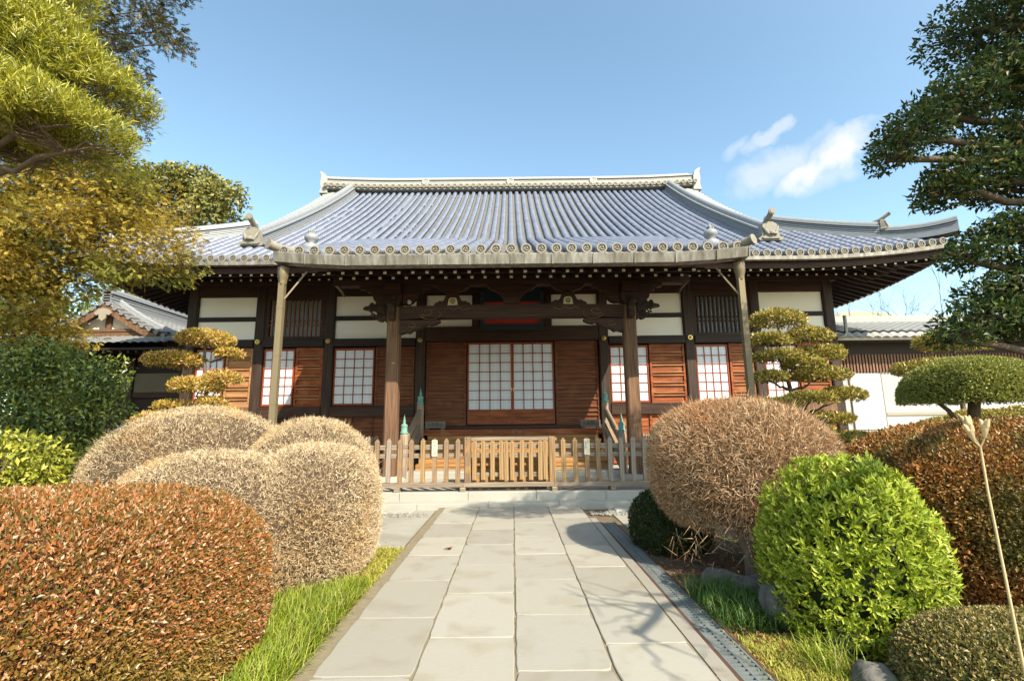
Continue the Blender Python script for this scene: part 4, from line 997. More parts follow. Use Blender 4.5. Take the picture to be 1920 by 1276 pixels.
# ------------------------------------------------------------------ plants
def rng(s): return np.random.default_rng(s)
def unit(v): return v / (np.linalg.norm(v, axis=-1, keepdims=True) + 1e-9)
def leaves(P, D, N, L, W, fold=.25, kind='leaf'):
    """leaf blades: P base points, D direction along the blade, N face normal; each blade its own island"""
    n = len(P); L = np.broadcast_to(np.asarray(L, float), (n,))[:, None]; W = np.broadcast_to(np.asarray(W, float), (n,))[:, None]
    D = unit(D); R = unit(np.cross(D, N)); U = np.cross(R, D)
    if kind == 'spike':
        V = np.stack([P - R * W / 2, P + R * W / 2, P + D * L], 1); F = np.array([[0, 1, 2]])
    elif kind == 'leaf':
        m = P + D * L * .48
        V = np.stack([P, m + R * W / 2 + U * W * fold, P + D * L, m - R * W / 2 + U * W * fold], 1); F = np.array([[0, 1, 2], [0, 2, 3]])
    else:      # 'blade': bent strap of three quads
        a = P + D * L * .35 + U * L * .10; b = P + D * L * .72 + U * L * .08; t = P + D * L - U * L * .08
        V = np.stack([P - R * W * .3, P + R * W * .3, a + R * W / 2, a - R * W / 2, b + R * W * .4, b - R * W * .4, t], 1); F = np.array([[0, 1, 2], [0, 2, 3], [3, 2, 4], [3, 4, 5], [5, 4, 6]])
    k = V.shape[1]
    return V.reshape(-1, 3), (F[None] + (np.arange(n) * k)[:, None, None]).reshape(-1, 3)
class Fol:
    def __init__(s): s.V = []; s.F = []; s.n = 0
    def add(s, V, F): s.V.append(V); s.F.append(F + s.n); s.n += len(V)
    def build(s, name, mat, parent): return npmesh(name, np.concatenate(s.V), np.concatenate(s.F), mat, parent)
def wob(d, seed, amp):
    r = rng(seed); o = np.zeros(len(d))
    for f, a in ((2.5, 1), (5, .6), (10, .4), (20, .22)):
        for _ in range(3): k = unit(r.normal(size=3)) * f; o += a * np.sin(d @ k + r.uniform(0, 6.28))
    return 1 + amp * o / 3
def shell(n, c, rad, seed, p=2.0, zmin=-1, amp=.05, depth=.14, bias=0):
    """points near the surface of a (super)ellipsoid, with outward normals; zmin cuts the bottom (in units of the radius)"""
    r = rng(seed); d = unit(r.normal(size=(int(n * 2.6), 3)))
    k = (np.abs(d) ** p).sum(1) ** (-1 / p)
    q = d * k[:, None]; q = q[q[:, 2] > zmin][:n]
    nrm = unit(np.sign(q) * np.abs(q) ** (p - 1) / np.array(rad))
    # weight by true area for flattened shapes is left to the sampling
    s = wob(q, seed + 1, amp) * (1 - depth * r.random(len(q)) ** 1.6)
    return q * s[:, None] * np.array(rad) + np.array(c), nrm
def core(name, c, rad, mat, parent, p=2.0, k=.86, zmin=-1, amp=.05, seed=0, n=28):
    us = np.linspace(0, 2 * pi, n + 1); vs = np.linspace(-pi / 2, pi / 2, n // 2 + 1)
    d = np.array([[cos(u) * cos(v), sin(u) * cos(v), sin(v)] for u in us for v in vs])
    kk = (np.abs(d) ** p).sum(1) ** (-1 / p); q = d * kk[:, None]; q[:, 2] = np.maximum(q[:, 2], zmin)
    V = q * (wob(q, seed + 1, amp) * k)[:, None] * np.array(rad) + np.array(c); m = len(vs)
    F = np.array([(i * m + j, (i + 1) * m + j, (i + 1) * m + j + 1, i * m + j + 1) for i in range(n) for j in range(m - 1)])
    return npmesh(name, V, F, mat, parent, True)
def limb(mb, pts, r0, r1, seed=0, n=7, wig=.06):
    r = random.Random(seed); P = [Vector(p) for p in pts]; out = []
    for a, b in zip(P[:-1], P[1:]):
        for k in range(4): out.append(a.lerp(b, k / 4) + Vector((r.uniform(-wig, wig), r.uniform(-wig, wig), r.uniform(-wig, wig))) * (1 if k else .3))
    out.append(P[-1]); m = len(out)
    mb.tube(out, [r0 + (r1 - r0) * i / (m - 1) for i in range(m)], n)
    return out

# --- leaf colours
L_red = leafmat('azalea_leaf', [(.075, .08, .014), (.20, .13, .024), (.33, .105, .028), (.42, .19, .065), (.62, .44, .29)], .40, .2, .5, patch=(1.3, (.23, .17, .03), .54, .74), pos=[0, .26, .58, .88, 1])
L_rust = leafmat('rust_leaf', [(.06, .07, .014), (.19, .10, .022), (.35, .125, .028), (.46, .19, .042), (.36, .24, .06)], .42, .22, .45, patch=(1.6, (.09, .10, .022), .50, .66))
L_tan = leafmat('bare_twig', [(.12, .078, .044), (.28, .195, .105), (.47, .345, .20), (.60, .465, .29), (.68, .56, .38)], .85, 0, .15, patch=(1.4, (.48, .29, .115), .52, .76), pos=[0, .12, .42, .75, 1])
L_tanr = leafmat('brown_bare_twig', [(.08, .045, .026), (.25, .13, .06), (.44, .26, .13), (.57, .39, .22), (.66, .52, .35)], .85, 0, .15, patch=(1.2, (.40, .19, .08), .50, .72), pos=[0, .22, .5, .8, 1])
L_lime = leafmat('bright_leaf', [(.15, .21, .014), (.25, .32, .020), (.38, .43, .035), (.50, .53, .08)], .42, .30, .35)
L_low = leafmat('small_box_leaf', [(.08, .09, .018), (.18, .165, .035), (.28, .20, .06), (.36, .28, .12)], .4, .2, .4)
L_box = leafmat('dark_box_leaf', [(.02, .035, .010), (.04, .055, .014), (.065, .075, .02)], .45, .15, .3)
L_nwk = leafmat('topiary_leaf', [(.14, .145, .02), (.28, .25, .034), (.42, .35, .06), (.50, .32, .14)], .35, .22, .5)
L_nwo = leafmat('orange_topiary_leaf', [(.17, .17, .022), (.40, .30, .04), (.56, .32, .075), (.62, .42, .18)], .35, .25, .45)
L_msh = leafmat('mushroom_leaf', [(.17, .19, .035), (.30, .31, .065), (.42, .42, .11)], .38, .2, .4)
L_mok = leafmat('glossy_dark_leaf', [(.022, .046, .012), (.044, .080, .019), (.075, .115, .026), (.16, .165, .034), (.20, .12, .04)], .42, .28, .3, pos=[0, .4, .75, .94, 1])
L_pod = leafmat('strap_leaf', [(.11, .125, .012), (.22, .225, .016), (.38, .35, .024), (.50, .45, .05)], .36, .28, .5)
L_hin = leafmat('golden_spray', [(.12, .135, .022), (.29, .25, .038), (.50, .36, .05), (.60, .37, .075), (.50, .24, .07)], .55, .32, .25, patch=(.9, (.19, .22, .04), .48, .64), pos=[0, .3, .65, .9, 1])
L_map = leafmat('hanging_leaf', [(0.018, 0.036, 0.012), (0.045, 0.0675, 0.021), (0.105, 0.0975, 0.03), (0.225, 0.1275, 0.0525)], .45, .2, .4)
L_cam = leafmat('camellia_leaf', [(.025, .050, .010), (.055, .095, .015), (.12, .16, .026), (.34, .35, .06)], .28, .2, .5, patch=(1.7, (.24, .26, .045), .50, .62))
L_shr = leafmat('yellow_green_leaf', [(.13, .15, .016), (.26, .27, .025), (.40, .39, .045), (.50, .46, .09)], .34, .25, .5)
L_bgt = leafmat('far_tree_leaf', [(0.0675, 0.0825, 0.0195), (0.15, 0.1575, 0.033), (0.255, 0.2325, 0.0525), (0.36, 0.3, 0.0825)], .4, .2, .4)
L_grs = leafmat('grass_blade', [(.07, .11, .012), (.16, .22, .016), (.26, .32, .024), (.36, .40, .045), (.50, .42, .20)], .45, .3, .3, pos=[0, .25, .6, .86, 1])
L_grd = leafmat('dark_grass_blade', [(.03, .075, .012), (.06, .12, .018), (.11, .17, .03)], .42, .2, .35)
L_mos = leafmat('moss_sprig', [(.22, .21, .035), (.34, .32, .05), (.46, .42, .09)], .7, .15, .2)
L_ded = leafmat('dead_leaf', [(.12, .045, .02), (.22, .085, .035), (.30, .15, .07)], .7, .1, .2)

def clipped_hedge(name, label, cat, c, rad, seed, n, L, W, mat, cmat, p=4, zmin=-1, tilt=.9, k=.93, amp=.02, depth=.07, group=None, kind='leaf'):
    h = thing(name, label, cat, (c[0], c[1], 0), group)
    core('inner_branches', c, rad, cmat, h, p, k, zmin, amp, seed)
    r = rng(seed + 5); P, N = shell(n, c, rad, seed, p, zmin, amp, depth); m = len(P)
    D = unit(N * .7 + r.normal(size=(m, 3)) * tilt * .6 + np.array([0, 0, .25])); NN = unit(N + r.normal(size=(m, 3)) * .7)
    q = r.lognormal(0, .32, m).clip(.5, 1.9); f = Fol(); f.add(*leaves(P, D, NN, L * q, W * q * r.uniform(.8, 1.15, m), .25, kind))
    Q, N2 = shell(m // 500, c, rad, seed + 91, p, max(zmin, -.2), amp, .02); t = len(Q); ax = unit(N2 * .7 + np.array([0, 0, .7]) + r.normal(size=(t, 3)) * .2)
    for k in range(5): f.add(*leaves(Q + ax * (L * .45 * k), unit(ax * .6 + r.normal(size=(t, 3)) * .6), r.normal(size=(t, 3)), L * r.uniform(.8, 1.3, t), W))
    f.build('foliage', mat, h)
    return h
def uniform_box_shell(n, c, rad, seed, p, amp, depth, zmin=-1):
    return shell(n, c, rad, seed, p, zmin, amp, depth)

# left foreground hedge, clipped
clipped_hedge('azalea_hedge', 'broad clipped red and green azalea hedge filling the left foreground', 'hedge', (-2.80, 2.95, .40), (1.15, 1.36, .73), 41, 300000, .0205, .0098, L_red, core_red, 2.75, -.8, .95, .95, .026, .06)

def twig_dome(name, label, c, rad, seed, n, mat, L=.10, W=.0065, p=2.4, zmin=-.98, group=None, trunk=None, k=.90, amp=.03, down=0):
    h = thing(name, label, 'bush', (c[0], c[1], 0), group)
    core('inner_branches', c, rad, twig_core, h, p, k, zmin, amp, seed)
    r = rng(seed + 5); P, N = shell(n, c, rad, seed, p, zmin, amp, .17)
    thin = wob((P - np.array(c)) / .55, seed + 31, 1.0) - 1; kp = r.random(len(P)) < np.clip(.86 + .55 * thin, .50, 1); P, N = P[kp], N[kp]; m = len(P)
    D = unit(N * .9 + r.normal(size=(m, 3)) * .80 + np.array([0, 0, .25]))
    f = Fol(); f.add(*leaves(P - D * .03, D, r.normal(size=(m, 3)), L * r.uniform(.5, 1.25, m), W * r.uniform(.7, 1.3, m), 0, 'spike'))
    k = m // 160; Q, N2 = shell(k, c, rad, seed + 77, p, max(zmin, -.3), amp, .03)
    f.add(*leaves(Q, unit(N2 + r.normal(size=(len(Q), 3)) * .4 + np.array([0, 0, .3])), r.normal(size=(len(Q), 3)), L * r.uniform(1.1, 1.7, len(Q)), W, 0, 'spike'))
    f.build('twigs', mat, h)
    if trunk:
        mb = MB()
        for i, (pts, r0, r1) in enumerate(trunk): limb(mb, pts, r0, r1, seed + i, 8, .02)
        mb.build('trunk', bark, h)
    return h
G1 = 'clipped bare tan bushes left of the path'
twig_dome('bare_bush', 'largest tan leafless dome at the back left with its top before the temple wall', (-4.32, 6.8, .70), (1.36, 1.2, 1.08), 51, 130000, L_tan, .055, .0052, p=2.1, group=G1)
twig_dome('bare_bush', 'tan leafless dome beside the fence at the back right of the left bush group', (-2.62, 6.45, .68), (.88, .85, .92), 52, 100000, L_tan, .055, .0052, p=2.1, group=G1)
twig_dome('bare_bush', 'tan leafless dome directly behind the red azalea hedge', (-2.95, 4.95, .45), (1.16, .74, .82), 53, 150000, L_tan, .046, .0045, p=2.15, group=G1)
twig_dome('bare_bush', 'tall tan leafless bush whose rounded side stands along the grass and path', (-2.14, 5.42, .52), (.68, .95, .80), 54, 140000, L_tan, .046, .0045, p=2.35, group=G1)
twig_dome('bare_bush', 'big brown leafless bush on a pale trunk right of the path', (2.55, 5.62, 1.0), (.98, .95, .76), 61, 170000, L_tanr, .080, .0056, p=2.3, zmin=-.82, amp=.035,
          trunk=[([(2.30, 5.0, -.05), (2.28, 5.0, .25), (2.18, 5.05, .6), (2.1, 5.2, .9)], .055, .03), ([(2.36, 5.05, -.05), (2.42, 5.05, .3), (2.6, 5.2, .8)], .05, .03), ([(2.4, 5.1, -.05), (2.7, 5.3, .5)], .045, .03)])
# loose drooping twigs under the brown bush
br = thing('twig_skirt', 'loose bare twigs trailing to the ground under the brown leafless bush', 'twigs', (1.9, 5.1, 0))
r = rng(8); n = 170; P = np.stack([r.uniform(1.60, 2.5, n), r.uniform(4.85, 5.5, n), r.uniform(.12, .5, n)], 1)
D = unit(np.stack([r.normal(size=n) * .6 - .2, r.normal(size=n) * .5 - .3, r.normal(size=n) * .7 - .2], 1)); f = Fol(); f.add(*leaves(P, D, r.normal(size=(n, 3)), r.uniform(.08, .26, n), .005, 0, 'spike')); f.build('twigs', L_tanr, br)

# bright green azalea at right
gb = thing('green_bush', 'bright yellow green leafy bush beside the drain on the right', 'bush', (2.65, 3.85, 0))
gc, gr = (2.56, 3.92, .47), (.505, .50, .62)
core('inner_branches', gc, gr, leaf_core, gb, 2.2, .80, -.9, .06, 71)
r = rng(72); P, N = shell(2900, gc, gr, 71, 2.5, -.92, .17, .32); f = Fol()
for k in range(8):
    m = len(P); a = 2 * pi * k / 8 + r.uniform(-.4, .4, m); T = unit(np.cross(N, np.array([.3, .2, 1.0]))); B = np.cross(N, T)
    side = T * np.cos(a)[:, None] + B * np.sin(a)[:, None]; tip = unit(N + r.normal(size=(m, 3)) * .35 + np.array([0, 0, .45]))
    D = unit(side * (1.0 if k % 2 else .55) + tip * .7); f.add(*leaves(P + tip * .01 * k * .6, D, tip, r.uniform(.036, .068, m), r.uniform(.015, .023, m), .2))
Q, N2 = shell(70, gc, gr, 79, 2.3, -.5, .13, .02)
for k in range(9):
    m = len(Q); ax = unit(N2 * .6 + np.array([0, 0, .8])); T = unit(np.cross(ax, r.normal(size=(m, 3)))); f.add(*leaves(Q + ax * (.012 * k), unit(T + ax * .5), ax, r.uniform(.04, .075, m), r.uniform(.016, .026, m), .2))
mb = MB()
for i in range(7): limb(mb, [(2.6 + .05 * i - .15, 3.85, -.05), (2.6 + (i - 3) * .09, 3.8 + .05 * (i % 3), .3), (2.6 + (i - 3) * .17, 3.8 + .1 * (i % 3), .75)], .014, .006, i, 5, .03)
f.build('foliage', L_lime, gb); mb.build('stems', bark, gb)
# rust coloured hedge at right
clipped_hedge('rust_hedge', 'tall rust coloured clipped hedge filling the right edge behind the green bush', 'hedge', (4.62, 4.72, .66), (1.42, 1.05, .80), 81, 210000, .029, .0145, L_rust, core_red, 2.7, -.95, 1.1, .86, .06, .18)
clipped_hedge('low_hedge', 'low olive brown clipped bush at the bottom right corner', 'hedge', (2.82, 2.92, .03), (.63, .48, .35), 85, 70000, .018, .0115, L_low, leaf_core, 2.6, -.6, 1.0, .93, .03, .09)
clipped_hedge('dome_bush', 'small dark green clipped dome by the steps behind the brown bush', 'bush', (1.98, 6.42, .20), (.50, .48, .47), 86, 16000, .028, .014, L_box, leaf_core, 2.2, -.7, .9, .92, .03, .1)
clipped_hedge('dark_mound', 'low dark shaded mound of clipped azalea at far left behind the red hedge', 'bush', (-6.3, 6.3, .12), (1.15, .75, .42), 87, 24000, .04, .018, L_box, leaf_core, 2.4, -.5, .9, .93, .03, .1)
clipped_hedge('dark_mound', 'brownish low mound at the left picture edge under the yellow green shrub', 'bush', (-6.0, 5.2, .10), (.62, .5, .40), 88, 9000, .04, .018, L_rust, core_red, 2.4, -.5, .9, .93, .03, .1)

# cloud-pruned trees: flattened pads on a branching trunk
def pad_tree(name, label, base, pads, seed, mat, n_per, L, W, trunk_r=.09, lean=None, depth=.35, bark_m=bark, kpad=.72, group=None, amp=.12):
    t = thing(name, label, 'tree', base, group); f = Fol(); r = rng(seed); mb = MB(); top = max(pads, key=lambda q: q[0][2])
    tr = [Vector(base) + Vector((0, 0, -.1)), Vector(base).lerp(Vector(top[0]), .45) + Vector(lean or (.1, 0, 0)), Vector(top[0])]
    path = limb(mb, tr, trunk_r, trunk_r * .3, seed, 8, .05)
    for i, (c, rad) in enumerate(pads):
        c = np.array(c); rad = np.array(rad); n = int(n_per * (rad[0] * rad[1] + rad[0] * rad[2] * 1.5)); P, N = shell(n, c, rad, seed * 7 + i, 2.1, -.55, amp, depth); m = len(P)
        D = unit(N * .6 + r.normal(size=(m, 3)) * .55 + np.array([0, 0, .5])); f.add(*leaves(P, D, unit(N + r.normal(size=(m, 3)) * .6 + np.array([0, 0, .4])), L * r.uniform(.6, 1.25, m), W * r.uniform(.7, 1.2, m)))
        q = min(path, key=lambda v: (v - Vector(c)).length + max(0, v.z - c[2] + .05) * 2); e = Vector(c) - Vector((0, 0, rad[2] * .35))
        limb(mb, [q, q.lerp(e, .5) + Vector((0, 0, -.06)), e], trunk_r * .45, .015, seed + i, 6, .03)
        for s in range(5):
            a = r.uniform(0, 6.28); limb(mb, [e, e + Vector((cos(a) * rad[0] * .6, sin(a) * rad[1] * .6, rad[2] * .15))], .014, .006, seed + i * 9 + s, 5, .02)
    f.build('foliage', mat, t); mb.build('trunk', bark_m, t); return t
nl = [((-6.45, 10.0, 3.28), (0.51, 0.5, 0.2)), ((-6.98, 9.9, 2.83), (0.53, 0.5, 0.19)), ((-5.92, 10, 2.98), (0.26, 0.3, 0.1)), ((-6.0, 10, 2.46), (0.32, 0.35, 0.15)), ((-6.5, 9.9, 2.3), (0.48, 0.45, 0.19)), ((-6.9, 10, 1.9), (0.35, 0.4, 0.12)), ((-7.15, 9.8, 1.62), (0.4, 0.4, 0.17)), ((-6.2, 10, 1.98), (0.26, 0.3, 0.1)), ((-5.85, 9.9, 1.75), (0.26, 0.3, 0.1))]
pad_tree('pruned_tree', 'cloud pruned tree with orange tinged pads before the left end of the temple', (-6.4, 10.0, 0), nl, 91, L_nwo, 7000, .072, .035, .075, group='cloud pruned trees before the temple')
nr = [((5.62, 10.0, 3.58), (0.53, 0.5, 0.19)), ((5.3, 9.9, 3.12), (0.41, 0.45, 0.15)), ((6.2, 10, 3.22), (0.46, 0.4, 0.18)), ((5.45, 9.8, 2.78), (0.51, 0.45, 0.13)), ((6.45, 10, 2.82), (0.44, 0.45, 0.18)), ((5.95, 9.8, 2.62), (0.41, 0.4, 0.12)), ((5.25, 9.9, 2.36), (0.39, 0.4, 0.12)), ((6.3, 9.9, 2.4), (0.57, 0.5, 0.16)), ((5.4, 9.8, 1.82), (0.37, 0.4, 0.11)), ((5.95, 9.7, 1.92), (0.46, 0.4, 0.13)), ((6.7, 9.9, 1.98), (0.41, 0.4, 0.16)), ((6.3, 9.8, 1.5), (0.46, 0.4, 0.13)), ((5.9, 9.7, 1.3), (0.37, 0.4, 0.11)), ((6.7, 9.8, 1.1), (0.51, 0.45, 0.15)), ((6.5, 9.7, 0.7), (0.35, 0.4, 0.13)), ((5.0, 9.8, 1.45), (0.32, 0.3, 0.1))]
pad_tree('pruned_tree', 'cloud pruned tree with many yellow green tiers before the right end of the temple', (5.75, 10.0, 0), nr, 92, L_nwk, 7000, .074, .034, .075, lean=(.05, 0, 0), group='cloud pruned trees before the temple')
mbx = [((7.62, 8.0, 1.98), (1.05, .9, .50))]
ms = thing('mushroom_topiary', 'smooth green mushroom shaped topiary at the right edge before the white wing', 'tree', (7.6, 8.0, 0))
core('inner_branches', (7.62, 8.0, 1.84), (1.02, .9, .62), leaf_core, ms, 2.2, .93, -.12, .02, 95)
r = rng(95); P, N = shell(26000, (7.62, 8.0, 1.84), (1.05, .92, .66), 95, 2.1, -.14, .025, .07); m = len(P)
D = unit(N * .7 + r.normal(size=(m, 3)) * .5); f = Fol(); f.add(*leaves(P, D, unit(N + r.normal(size=(m, 3)) * .6), .042 * r.uniform(.7, 1.2, m), .022)); f.build('foliage', L_msh, ms)
mb = MB(); limb(mb, [(7.55, 8, -.1), (7.5, 8, .9), (7.6, 8, 1.85)], .11, .08, 5, 9, .02); limb(mb, [(7.5, 8, 1.2), (7.0, 8, 1.75)], .05, .03, 6, 7, .02); mb.build('trunk', bark, ms)
n2 = [((9.25, 10.0, 3.05), (.72, .5, .26)), ((8.65, 10.0, 2.52), (.62, .5, .20)), ((9.0, 10, 2.25), (.45, .4, .2)), ((8.62, 9.9, 1.98), (.55, .4, .18)), ((9.0, 9.4, 1.42), (.6, .4, .22)), ((9.9, 10, 2.3), (.5, .4, .2)), ((8.5, 9.6, 1.3), (.5, .4, .2)), ((9.9, 9.4, 1.5), (.7, .4, .2))]
pad_tree('pruned_tree', 'darker cloud pruned tree standing behind the mushroom topiary at right', (9.05, 10.0, 0), n2, 93, L_nwk, 8000, .060, .030, .08, group='cloud pruned trees before the temple')
n3 = [((8.6, 7.6, 1.02), (.9, .5, .30)), ((7.3, 7.5, .95), (.7, .5, .3)), ((6.4, 7.6, .85), (.8, .5, .32))]
pad_tree('low_shrub', 'dark green uneven shrub showing above the rust hedge under the mushroom topiary', (7.4, 7.6, 0), n3, 94, L_msh, 8000, .05, .026, .05)

# the big dark glossy tree reaching in from the right
mk = thing('broadleaf_tree', 'large dark glossy tree with layered boughs reaching in from the upper right', 'tree', (7.0, 4.6, 0))
mp = [((5.75, 5.0, 6.05), (.80, .7, .36)), ((6.6, 5.0, 6.35), (1.0, .9, .45)), ((6.1, 4.9, 5.42), (.85, .7, .24)), ((5.45, 4.95, 5.22), (.55, .6, .22)), ((4.98, 5.0, 4.95), (.50, .6, .24)), ((4.52, 5.0, 4.66), (.34, .5, .25)), ((4.32, 5.0, 4.42), (.22, .4, .18)), ((6.6, 5, 5.35), (.7, .7, .26)),
      ((5.95, 5.0, 4.62), (.60, .6, .22)), ((5.45, 5.1, 4.45), (.50, .6, .26)), ((5.05, 5.0, 4.12), (.42, .55, .24)), ((4.80, 5.0, 3.95), (.24, .4, .16)), ((6.5, 5.0, 4.5), (.6, .7, .25)), ((5.7, 5.1, 4.08), (.45, .5, .16)),
      ((5.85, 4.9, 3.62), (.50, .6, .18)), ((5.35, 5.0, 3.46), (.40, .5, .20)), ((4.98, 5.0, 3.22), (.26, .4, .15)), ((6.4, 4.9, 3.55), (.6, .6, .3)), ((5.7, 4.9, 3.15), (.45, .5, .16)),
      ((5.25, 4.9, 2.80), (.42, .5, .22)), ((4.92, 4.9, 2.52), (.36, .5, .22)), ((5.7, 5.0, 2.75), (.55, .6, .26)), ((6.3, 5.0, 2.75), (.6, .6, .4)), ((4.62, 4.9, 2.34), (.22, .35, .14)), ((5.4, 4.9, 2.42), (.40, .4, .16)), ((6.9, 4.6, 7.4), (1.5, 1.2, .6)), ((7.9, 3.8, 7.0), (1.3, 1.3, .7)), ((8.0, 4.2, 5.6), (1.2, 1.2, .6)), ((7.2, 3.6, 5.9), (1.2, 1.0, .5)), ((7.3, 3.3, 4.6), (1.0, .9, .5)), ((6.6, 3.4, 7.6), (1.2, 1.0, .5)), ((4.45, 1.9, 7.2), (.75, .5, .4)), ((5.4, 2.2, 7.3), (.9, .6, .4))]
f = Fol(); r = rng(101); mb = MB()
tr = limb(mb, [(7.6, 4.6, -.1), (7.3, 4.6, 2.4), (7.2, 4.7, 4.4), (6.9, 4.7, 7.2)], .22, .07, 3, 10, .05)
for i, (c, rad) in enumerate(mp):
    c = np.array(c); rad = np.array(rad); n = int(3900 * (rad[0] * rad[1] + rad[0] * rad[2])); P, N = shell(n, c, rad, 700 + i, 2.0, -.9, .12, .6); m = len(P)
    D = unit(N * .45 + r.normal(size=(m, 3)) * .7 + np.array([-.25, -.1, .05])); f.add(*leaves(P, D, unit(N * .4 + r.normal(size=(m, 3)) * .7 + np.array([0, 0, .7])), .076 * r.uniform(.6, 1.25, m), .031 * r.uniform(.8, 1.2, m)))
    q = min(tr, key=lambda v: (v - Vector(c)).length + max(0, v.z - c[2]) * 2); e = Vector(c)
    limb(mb, [q, q.lerp(e, .5) + Vector((0, 0, -.12)), e - Vector((0, 0, .05)), e + Vector((-rad[0] * .6, 0, -.02))], .07, .014, 30 + i, 7, .05)
    for s in range(9):
        a = r.uniform(0, 6.28); limb(mb, [e, e + Vector((cos(a) * rad[0] * .8, sin(a) * rad[1] * .8, r.uniform(-.2, .5) * rad[2]))], .016, .004, s + i * 10, 5, .03)
# a bare limb low down whose twigs throw their shadow over the paving
tw = limb(mb, [(7.35, 4.6, 2.2), (5.6, 2.6, 3.6), (4.2, .9, 3.9), (3.3, .2, 3.75)], .09, .03, 77, 7, .06)
rr_ = random.Random(9)
for i in range(26):
    q = tw[rr_.randint(len(tw) // 2, len(tw) - 1)]; d = Vector((rr_.uniform(-1, .3), rr_.uniform(-.7, .7), rr_.uniform(-.5, .6))).normalized() * rr_.uniform(.3, .9)
    e = limb(mb, [q, q + d * .5 + Vector((0, 0, .05)), q + d], .016, .005, i, 5, .05)
    limb(mb, [e[-3], e[-3] + Vector((rr_.uniform(-.3, .1), rr_.uniform(-.3, .3), rr_.uniform(-.2, .3)))], .008, .004, i + 50, 5, .02)
f.build('foliage', L_mok, mk); mb.build('trunk', bark, mk)

# yellow-green podocarpus close at the upper left
pd = thing('podocarpus_tree', 'yellow green strap leaved tree leaning in at the upper left', 'tree', (-7.4, 3.9, 0))
f = Fol(); r = rng(111); mb = MB()
def slab(x0, z0, x1, z1, t0, t1, y, ry, k):
    out = []
    for i in range(k):
        u = i / (k - 1); out.append(((x0 + (x1 - x0) * u, y + .08 * sin(i * 2.1), z0 + (z1 - z0) * u), (.52, ry, t0 + (t1 - t0) * u)))
    return out
pads = slab(-5.9, 6.35, -4.20, 4.72, .27, .17, 4.3, .5, 8) + slab(-5.9, 5.00, -3.98, 4.04, .25, .15, 3.9, .55, 8) + slab(-6.2, 6.9, -5.2, 6.2, .4, .3, 4.5, .5, 3) + slab(-6.0, 4.62, -4.75, 4.20, .18, .13, 4.4, .5, 5)
for i, (c, rad) in enumerate(pads):
    n = 460; P, N = shell(n, c, rad, 900 + i, 2.0, -.45, .14, .35); m = len(P)
    keep = N[:, 2] > -.75; P, N = P[keep], N[keep]; m = len(P)
    ax = unit(N * .55 + r.normal(size=(m, 3)) * .3 + np.array([.25, -.15, .75]))
    for k in range(13):
        T = unit(np.cross(ax, r.normal(size=(m, 3)))); D = unit(T * r.uniform(.5, 1.0, m)[:, None] + ax * r.uniform(.35, 1.1, m)[:, None])
        f.add(*leaves(P + ax * (.012 * k), D, ax + r.normal(size=(m, 3)) * .2, r.uniform(.055, .10, m), r.uniform(.008, .0125, m), .15))
    e = Vector(c) - Vector((0, 0, .1)); limb(mb, [e + Vector((-.7, .1, -.1)), e, e + Vector((.35, 0, .05))], .03, .008, i, 6, .05)
    for s in range(12):
        a = r.uniform(0, 6.28); limb(mb, [e, e + Vector((cos(a) * .45, sin(a) * .4, r.uniform(-.02, .2)))], .010, .004, s, 5, .03)
limb(mb, [(-7.4, 3.9, -.1), (-7.3, 3.95, 2.5), (-7.0, 4.1, 5), (-6.6, 4.2, 6.8)], .16, .06, 3, 10, .06)
for z0, p in ((4.6, (-5.2, 4.0, 4.55)), (5.4, (-5.0, 4.2, 5.3)), (5.0, (-4.5, 4.0, 4.25))): limb(mb, [(-7.0, 4.05, z0), p], .05, .02, 4, 7, .05)
f.build('foliage', L_pod, pd); mb.build('trunk', bark, pd)

# golden cypress with drooping fan sprays
def spray_tree(name, label, base, clumps, seed, mat, n, size, th, droop=.35):
    t = thing(name, label, 'tree', base); f = Fol(); r = rng(seed); mb = MB()
    path = limb(mb, th, .2, .05, seed, 9, .06)
    for i, (c, rad) in enumerate(clumps):
        c = np.array(c); rad = np.array(rad); m = int(n * (rad[0] * rad[2] + rad[0] * rad[1])); P, N = shell(m, c, rad, seed * 3 + i, 2.0, -1, .22, .75); m = len(P)
        out = unit((P - np.array(base) * np.array([1, 1, 0])) * np.array([1, 1, 0]) + 1e-6); ax = unit(out * .7 + N * .4 + r.normal(size=(m, 3)) * .45 + np.array([0, -.2, -droop]))
        sd = unit(np.cross(ax, r.normal(size=(m, 3)) * .5 + np.array([0, 0, 1.0]))); nn = np.cross(sd, ax)
        s = size * r.uniform(.6, 1.3, m)
        for (u, v, l) in ((0, 0, .55), (.12, .75, .5), (.12, -.75, .5), (.38, .65, .42), (.38, -.65, .42), (.6, .45, .36), (.6, -.45, .36), (.45, 0, .55)):
            D = unit(ax + sd * v); f.add(*leaves(P + ax * (s * u)[:, None], D, nn + r.normal(size=(m, 3)) * .25, s * l, s * .12, .1))
        q = min(path, key=lambda v: (v - Vector(c)).length + max(0, v.z - c[2]) * 1.2); e = Vector(c)
        limb(mb, [q, q.lerp(e, .5) + Vector((0, 0, .1)), e], .035, .010, i + seed, 6, .06)
        for s_ in range(7):
            d = Vector(r.normal(size=3)); d.normalize(); limb(mb, [e, e + Vector((d.x * rad[0], d.y * rad[1], d.z * rad[2])) * .95], .012, .003, s_ + i * 7, 4, .05)
    f.build('foliage', mat, t); mb.build('trunk', bark, t); return t
